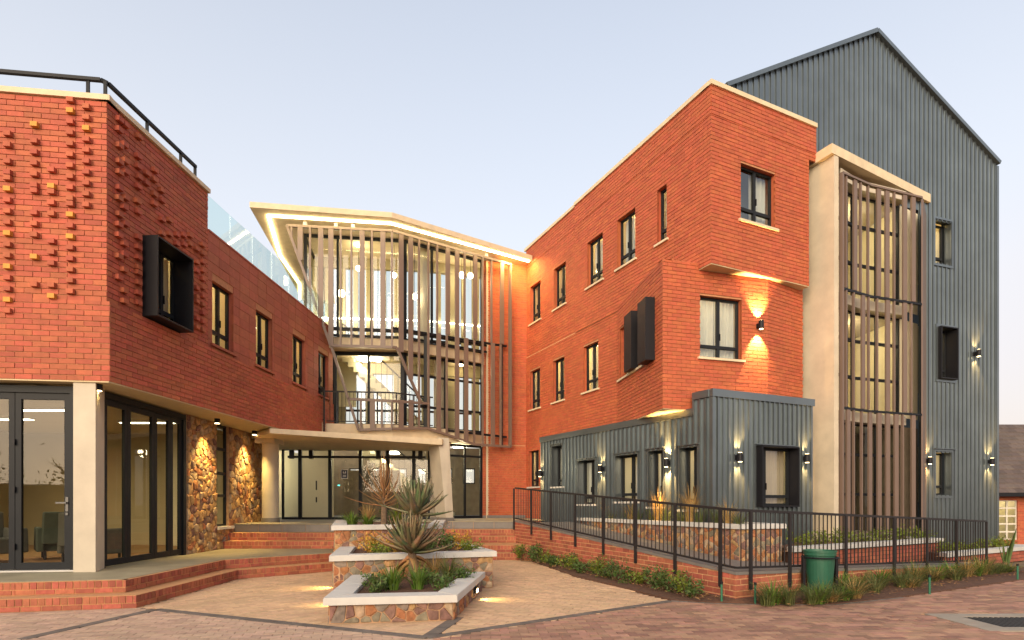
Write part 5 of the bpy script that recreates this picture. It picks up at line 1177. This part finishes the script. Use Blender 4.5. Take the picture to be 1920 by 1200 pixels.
# ------------------------------------------------------------------ planting
def leaf_mesh(L, w, bend, mat, thick=.25, n=7, teeth=False, name='leaf'):
    m = MB(); rings = []; ang = 0; p = Vector((0, 0, 0))
    for i in range(n + 1):
        t = i / n; ww = w * (1 - t) ** .8 * (1 if t > .08 else .85) + .002; d = Vector((math.cos(ang), 0, math.sin(ang))); up = Vector((-math.sin(ang), 0, math.cos(ang)))
        b = len(m.v); m.v += [p + Vector((0, ww / 2, 0)) + up * ww * .22, p - up * ww * thick, p - Vector((0, ww / 2, 0)) + up * ww * .22, p + up * ww * .02]; rings.append(b)
        p = p + d * (L / n); ang += bend / n
    for a, b in zip(rings, rings[1:]):
        for k in range(4): m.f.append((a + k, a + (k + 1) % 4, b + (k + 1) % 4, b + k)); m.m.append(0)
    if teeth:
        for i in range(1, n):
            a, b = rings[i], rings[i + 1] if i + 1 <= n else rings[i]
            for k in (0, 2):
                v = m.v[a + k]; v2 = m.v[b + k]; s = 1 if k == 0 else -1; mid = (v + v2) / 2 + Vector((0, s * w * .12, w * .08)); nn = len(m.v); m.v += [v.lerp(v2, .4), v.lerp(v2, .6), mid]; m.f.append((nn, nn + 1, nn + 2)); m.m.append(0)
    me = bpy.data.meshes.new(name); me.from_pydata(m.v, [], m.f); me.materials.append(mat)
    me.polygons.foreach_set('use_smooth', [True] * len(me.polygons)); return me
def aloe(x, y, z0, zc, L, n, label, mat, w=.10, dead=0):
    t = thing('aloe_plant', label, 'aloe', (x, y, z0)); m = MB(); m.tube([(x, y, z0 - .05), (x + .02, y, (z0 + zc) / 2), (x, y, zc + .02)], [.075, .065, .06], 10); m.build('stem', M_BARK, t)
    var = [leaf_mesh(L, w, b, mat, teeth=True) for b in (.55, .35, .8, .15)]; va = leaf_mesh(L * .8, w * .8, -1.2, M_DRY)
    for i in range(n):
        f = i / n; az = i * 2.39996 + random.uniform(-.2, .2); el = math.radians(2 + 84 * f ** .7) + random.uniform(-.10, .10); s = (1.0 - .35 * f) * random.uniform(.82, 1.08)
        M = Matrix.Translation((x + .03 * math.cos(az), y + .03 * math.sin(az), zc + .12 * f)) @ Matrix.Rotation(az, 4, 'Z') @ Matrix.Rotation(-el, 4, 'Y') @ Matrix.Rotation(random.uniform(-.3, .3), 4, 'X') @ Matrix.Scale(s, 4); inst('leaf', random.choice(var), M, t)
    for i in range(dead):
        az = random.uniform(0, 6.28); M = Matrix.Translation((x, y, zc - .06 - .1 * random.random())) @ Matrix.Rotation(az, 4, 'Z') @ Matrix.Rotation(random.uniform(.1, .5), 4, 'Y'); inst('dry_leaf', va, M, t)
    return t
def at_(px, py, Y): return kx(px) * Y, Y, zat(py, Y)
x, y, z = at_(772, 1035, 8.75); aloe(x, y, .26, z, .72, 52, 'large aloe with reddish green toothed leaves rising behind the strap-leaved grass', M_ALOE, .16, 8)
x, y, z = at_(780, 965, 10.6); aloe(x, y, .56, z, .84, 50, 'large grey-green aloe standing behind another aloe on the middle planter tier', M_ALOEG, .19, 5)
x, y, z = at_(720, 955, 11.6); t = thing('dry_aloe', 'dried brown aloe with bare upswept leaves before the entrance doors', 'aloe', (x, y, .97))
m = MB(); m.tube([(x, y, .92), (x, y, z + .25)], [.07, .05], 8); m.build('stem', M_BARK, t); va = [leaf_mesh(.85, .035, b, M_DRY, .4) for b in (.8, 1.2, .4)]
for i in range(64):
    f = i / 64; az = i * 2.4; el = math.radians(8 + 66 * f) + random.uniform(-.15, .15)
    inst('dry_leaf', random.choice(va), Matrix.Translation((x, y, z + .05 + .45 * f)) @ Matrix.Rotation(az, 4, 'Z') @ Matrix.Rotation(-el, 4, 'Y') @ Matrix.Scale(random.uniform(.55, 1.0), 4), t)
def tuft(x, y, z, n, h, spread, mat, label, cat='grass', w=.010, group=None, name='grass_clump', droop=1.0, heads=None):
    t = thing(name, label, cat, (x, y, z), group); m = MB()
    for i in range(n):
        az = random.uniform(0, 6.283); r = spread * .22 * random.random(); hh = h * random.uniform(.55, 1.05); out = spread * random.uniform(.2, 1.0); c, s = math.cos(az), math.sin(az); bx, by = x + r * c, y + r * s; px_, py_ = -s, c; pts = []
        for k in range(5):
            u = k / 4; q = out * u ** 1.7; zz = hh * (u - droop * .42 * u ** 3 * (out / max(.01, spread))); pts.append((Vector((bx + c * q, by + s * q, z - .01 + zz)), w * (1 - u) ** .7 + .0008))
        b = len(m.v)
        for p, ww in pts: m.v += [p + Vector((px_ * ww, py_ * ww, 0)), p - Vector((px_ * ww, py_ * ww, 0))]
        for k in range(4): m.f.append((b + 2 * k, b + 2 * k + 1, b + 2 * k + 3, b + 2 * k + 2)); m.m.append(0)
    m.build('blades', mat, t); return t
def shrub(x, y, z, rx, h, n, mat, label, cat='shrub', leaf=.035, group=None, name='shrub', stems=7):
    t = thing(name, label, cat, (x, y, z), group); m = MB(); sm = MB()
    tips = []
    for i in range(stems):
        az = random.uniform(0, 6.283); r = rx * random.uniform(.2, .95); p = Vector((x + r * math.cos(az), y + r * math.sin(az) * .8, z + h * random.uniform(.55, 1.0))); tips.append(p); b = Vector((x + random.uniform(-.03, .03), y + random.uniform(-.03, .03), z - .02)); sm.tube([b, b.lerp(p, .5) + Vector((0, 0, h * .08)), p], [.008, .006, .003], 4)
    sm.build('stem', M_BARK, t)
    for i in range(n):
        p = random.choice(tips); b = Vector((x, y, z)); q = b.lerp(p, random.uniform(.25, 1.08)) + Vector((random.gauss(0, 1), random.gauss(0, 1), random.gauss(0, 1))) * rx * .17
        if q.z < z: q.z = z + random.random() * .04
        d = Vector((random.gauss(0, 1), random.gauss(0, 1), random.gauss(.5, .7))).normalized(); sd = d.orthogonal().normalized(); sd = (Matrix.Rotation(random.uniform(0, 6.28), 3, d) @ sd); s = leaf * random.uniform(.6, 1.25)
        m.poly([q - d * s, q + sd * s * .45, q + d * s, q - sd * s * .45])
    m.build('foliage', mat, t); return t
# planter tiers
for k, (px, py, Y, n, h, s, mt, lb) in enumerate(((736, 1104, 7.75, 90, .48, .42, M_GRASS, 'bright green strap-leaved clump beside the left coping of the front planter'), (783, 1106, 7.8, 80, .46, .36, M_GRASS, 'bright green strap-leaved clump in the middle of the front planter'),
        (700, 1092, 8.2, 60, .26, .30, M_GRASSO, 'low dark green clump against the stone of the middle tier'), (826, 1098, 8.0, 60, .22, .28, M_GRASSO, 'low purplish olive clump in the front planter beside the wide coping'), (840, 1075, 8.7, 120, .50, .36, M_GRASSO, 'upright olive grass at the back of the front planter'), (815, 1068, 9.0, 70, .55, .30, M_GRASSD, 'brown feathery grass at the back of the front planter'), (868, 1075, 8.9, 60, .24, .28, M_GRASSO, 'low olive grass clump at the narrow end of the front planter'))):
    x = kx(px) * Y; tuft(x, Y, .27, n, h, s, mt, lb, w=.009 if mt is M_GRASS else .005)
for px, Y, rx, h, n, mt, lb in ((695, 10.0, .30, .34, 420, M_YLEAF, 'golden orange succulent bush at the step side of the middle planter'), (738, 9.85, .26, .26, 340, M_YLEAF, 'golden succulent bush beside the aloe stem'), (838, 10.6, .26, .34, 320, M_LEAF, 'dark green succulent bush behind the aloe rosette'), (858, 10.6, .22, .42, 320, M_YLEAF, 'golden brown succulent bush at the ramp side of the middle planter'), (822, 11.2, .24, .52, 260, M_PLEAF, 'pink-tipped succulent bush next to the aloes')):
    shrub(kx(px) * Y, Y, .57, rx, h, n, mt, lb, leaf=.028)
for px, Y, n, h, s, mt, lb in ((660, 12.2, 90, .40, .42, M_GRASS, 'fresh green spreading clump at the step side of the top planter'), (690, 12.0, 80, .34, .40, M_GRASS, 'fresh green spreading clump in the middle of the top planter'), (690, 12.8, 110, .62, .40, M_GRASSD, 'straw-coloured feather grass in the top planter'), (745, 12.2, 40, .70, .42, M_LEAFL, 'tall lime green strap leaves beside the dried aloe')):
    tuft(kx(px) * Y, Y, .97, n, h, s, mt, lb, w=.012 if mt is not M_GRASSD else .004)
for k, (x, y, z, rx, h, mt, lb) in enumerate(((-1.75, 7.55, .27, .26, .20, M_LEAF, 'dark leafy ground cover in the corner of the front planter'), (-1.25, 8.35, .27, .28, .18, M_LEAF, 'dark leafy ground cover at the foot of the aloe stem'), (-.95, 7.7, .27, .22, .16, M_LEAF, 'low purplish ground cover beside the wide coping'), (-.78, 8.6, .27, .24, .20, M_LEAF, 'low green ground cover at the narrow end of the front planter'),
        (-2.2, 9.55, .57, .28, .20, M_LEAFL, 'lime succulent mat on the middle tier beside the golden bushes'), (-1.5, 10.4, .57, .30, .24, M_LEAF, 'dark succulent mat between the aloes'), (-.75, 10.2, .57, .26, .22, M_LEAFL, 'lime succulent mat at the ramp side of the middle tier'), (-1.3, 11.3, .57, .28, .26, M_LEAF, 'dark succulent mat at the back of the middle tier'), (-2.6, 12.6, .97, .35, .26, M_LEAF, 'leafy green mat on the top tier before the doors'))):
    shrub(x, y, z, rx, h, 420, mt, lb, 'plant', .026, None, 'ground_cover', 9)
# bed along the ramp
for i in range(23):
    f = (i + .3) / 23; px = 1018 + (1318 - 1018) * f; b = R_1.pt(R_1.L * (.12 + .86 * f), .30 + .10 * (i % 2) * (1 - f), 0)
    shrub(b.x + random.uniform(-.08, .08), b.y + random.uniform(-.1, .1), .03, .26 * random.uniform(.75, 1.25), .34 * random.uniform(.55, 1.15), 330, M_LEAFL if i % 4 == 1 else M_LEAF, 'low leafy green shrub in the red soil along the ramp wall', leaf=.03, group='shrubs along the ramp wall')
for i in range(52):
    f = (i + .5) / 52; b = R_2.pt(R_2.L * f, .22 + .42 * random.random() * (1 - .35 * f), 0)
    if 1495 < 960 + F * b.x / b.y < 1572: b = R_2.pt(R_2.L * f, .70, 0)
    mt = (M_GRASSO, M_GRASS, M_GRASSO, M_GRASSD)[i % 4]; lb = {M_GRASSO.name: 'olive green grass tuft in the bed below the ramp railing', M_GRASS.name: 'bright green strap-leaved tuft in the bed below the ramp railing', M_GRASSD.name: 'dry straw-coloured tuft in the bed below the ramp railing'}[mt.name]
    tuft(b.x, b.y, .03, 85, .42 * random.uniform(.5, 1.2), .44, mt, lb, w=.008 if mt is M_GRASS else .0045, group='grass tufts below the ramp railing')
# grasses behind the ramp railing, against the metal wall
for i in range(17):
    f = (i + .5) / 17; p = Vector((pr0.x, pr0.y)) + u1 * (6.3 * f) + Vector((.15 + .06 * (i % 3), .06)); g = (M_GRASSO, M_GRASSD, M_GRASSO)[i % 3]; big = i in (4, 7, 2)
    tuft(p.x, p.y, .98, 90 if not big else 130, (.55 if g is M_GRASSO else .80) * (1.3 if big else 1) * random.uniform(.8, 1.1), .46, g, 'dark olive grass clump in the long planter against the metal wall' if g is M_GRASSO else 'tall golden dry grass in the long planter against the metal wall', w=.0045, group='grasses in the long planter')
for i in range(15):
    f = (i + .5) / 15; a, b = Vector((5.5, 11.25)), Vector((10.1, 13.95)); p = a.lerp(b, f) + Vector((-.02, .05)) * random.random()
    shrub(p.x, p.y, .57, .26, .30 * random.uniform(.7, 1.2), 200, M_LEAFL, 'lime green leafy ground-cover plant in the sloping-front brick planter', 'plant', .03, 'plants in front of the stair bay', 'leafy_plant', 6)
for i in range(11):
    f = (i + .5) / 11; a, b = Vector((9.75, 13.1)), Vector((13.0, 15.0)); p = a.lerp(b, f)
    shrub(p.x, p.y, .31, .24, .24 * random.uniform(.7, 1.2), 170, M_LEAFL, 'lime green leafy plant in the low brick planter below the tower', 'plant', .03, 'plants below the tower', 'leafy_plant', 6)
# broad-leaved plant at the end of the railing
x, y, _ = at_(1885, 1050, 12.6); t = thing('strelitzia_plant', 'young plant with one broad slanting green leaf beyond the railing', 'plant', (x, y, .0))
vl = leaf_mesh(1.0, .16, .25, M_LEAF, .1)
for az, el, s in ((.4, 1.0, .95), (2.6, 1.25, .55), (4.6, 1.3, .5), (1.5, 1.35, .6)): inst('leaf', vl, Matrix.Translation((x, y, .05)) @ Matrix.Rotation(az, 4, 'Z') @ Matrix.Rotation(-el, 4, 'Y') @ Matrix.Scale(s, 4), t)
m = MB(); m.tube([(x, y, -.05), (x, y, .15)], [.05, .04], 8); m.build('stem', M_BARK, t)
# fallen dry leaves on the soil
m = MB()
for i in range(900):
    if i % 2: P, a, d = R_2, random.random() * R_2.L, .1 + .8 * random.random()
    else: P, a, d = R_1, R_1.L * (.15 + .85 * random.random()), .1 + .45 * random.random()
    p = P.pt(a, d, .068); an = random.random() * 6.28; s = random.uniform(.015, .045); c, sn = math.cos(an) * s, math.sin(an) * s; dz = random.uniform(-.3, .3) * s
    m.poly([(p.x - c, p.y - sn, p.z - dz), (p.x + sn * .4, p.y - c * .4, p.z + .006), (p.x + c, p.y + sn, p.z + dz), (p.x - sn * .4, p.y + c * .4, p.z + .006)])
lv = m.build('leaf_litter', M_DRY, None, kind='stuff'); tag(lv, 'scattered dry brown leaves on the soil along the ramp', 'leaf litter')
# ------------------------------------------------------------------ bin, irrigation pipes
bp = Vector((kx(1537) * 8.95, 8.95)); bn = thing('litter_bin', 'green plastic litter bin hanging in a black steel frame beside the ramp', 'bin', (bp.x, bp.y, .03))
m = MB(); rr = [(z * .93 - .02, r * .92) for z, r in ((.10, .185), (.30, .205), (.55, .225), (.66, .232), (.67, .250), (.72, .252), (.725, .262), (.75, .262), (.752, .24), (.70, .235), (.30, .20))]; k = 28; rings = []
for z, r in rr:
    b = len(m.v); m.v += [Vector((bp.x + r * math.cos(2 * math.pi * j / k), bp.y + r * math.sin(2 * math.pi * j / k), .03 + z)) for j in range(k)]; rings.append(b)
for a, b in zip(rings, rings[1:]):
    for j in range(k): m.f.append((a + j, a + (j + 1) % k, b + (j + 1) % k, b + j)); m.m.append(0)
m.f.append(tuple(rings[0] + j for j in reversed(range(k)))); m.m.append(0); m.f.append(tuple(rings[-1] + j for j in range(k))); m.m.append(0)
m.build('drum', M_BIN, bn, smooth=False)
for s in (-1, 1):
    m = MB(); m.bar((bp.x + s * .255, bp.y, -.05), (bp.x + s * .255, bp.y, .60), .04, .06, (0, 1, 0)); m.build('post', M_BLACK, bn)
m = MB(); m.bar((bp.x - .30, bp.y, .10), (bp.x + .30, bp.y, .10), .05, .03); m.build('cross_bar', M_BLACK, bn)
m = MB(); m.tube([(bp.x + .255 * math.cos(a * math.pi / 12), bp.y + .255 * math.sin(a * math.pi / 12), .60) for a in range(25)], .013, 6, cap=False); m.build('hoop', M_BLACK, bn)
for px, py, lb in ((1353, 1128, 'short green irrigation pipe at the corner of the ramp wall beside the shrubs'), (1416, 1130, 'short green irrigation pipe with black cap in front of the ramp corner'), (1293, 1100, 'short dark green irrigation pipe among the shrubs'), (1743, 1112, 'green irrigation pipe in the grass bed beside the driveway'), (1908, 1086, 'green irrigation pipe at the far end of the grass bed')):
    p = ground(px, py, .02); o = thing('irrigation_pipe', lb, 'pipe', (p.x, p.y, 0), 'irrigation pipes'); m = MB(); m.cyl(p.x, p.y, -.05, .27, .016, 10); m.build('riser_pipe', M_PIPE, o); m = MB(); m.cyl(p.x, p.y, .27, .31, .02, 10); m.build('cap', M_BLACK, o)
# ------------------------------------------------------------------ what the glass reflects: trees and a wall across the driveway
bw = thing('boundary_wall', 'long red brick boundary wall across the driveway', 'wall', (0, -22, 0)); m = MB(); m.box(-45, 30, -22.3, -22, -.05, 2.6); m.build('wall', M_BRICK, bw); m = MB(); m.box(-45, 30, -22.36, -21.94, 2.6, 2.7); m.build('coping', M_COPE, bw)
def bare_tree(x, y, h, label):
    t = thing('bare_tree', label, 'tree', (x, y, 0), 'trees across the driveway'); m = MB()
    def grow(p, d, L, r, lev):
        q = p + d * L; m.tube([p, p.lerp(q, .5) + Vector((random.gauss(0, .04), random.gauss(0, .04), 0)) * L, q], [r, r * .85, r * .65], 5, cap=False)
        if lev == 0: return
        for i in range(3):
            nd = (d + Vector((random.gauss(0, .55), random.gauss(0, .55), random.gauss(.15, .3)))).normalized(); grow(q if i else p.lerp(q, .7), nd, L * random.uniform(.6, .8), r * .6, lev - 1)
    grow(Vector((x, y, -.05)), Vector((0, 0, 1)), h * .3, h * .022, 5); m.build('trunk', M_BARK, t); 
    c = MB()
    for i in range(700):
        q = Vector((x, y, h * .42)) + Vector((random.gauss(0, .17), random.gauss(0, .17), random.gauss(0, .11))) * h; d = Vector((random.gauss(0, 1), random.gauss(0, 1), random.gauss(0, 1))).normalized(); s = .16; o = d.orthogonal().normalized(); c.poly([q - d * s, q + o * s * .5, q + d * s, q - o * s * .5])
    c.build('crown', M_LEAF, t)
for x, y, h in ((-30, -27, 8), (-22, -29, 7), (-13, -27, 8.5), (-4, -30, 7), (6, -28, 8)): bare_tree(x, y, h, 'half-bare tree behind the boundary wall across the driveway')
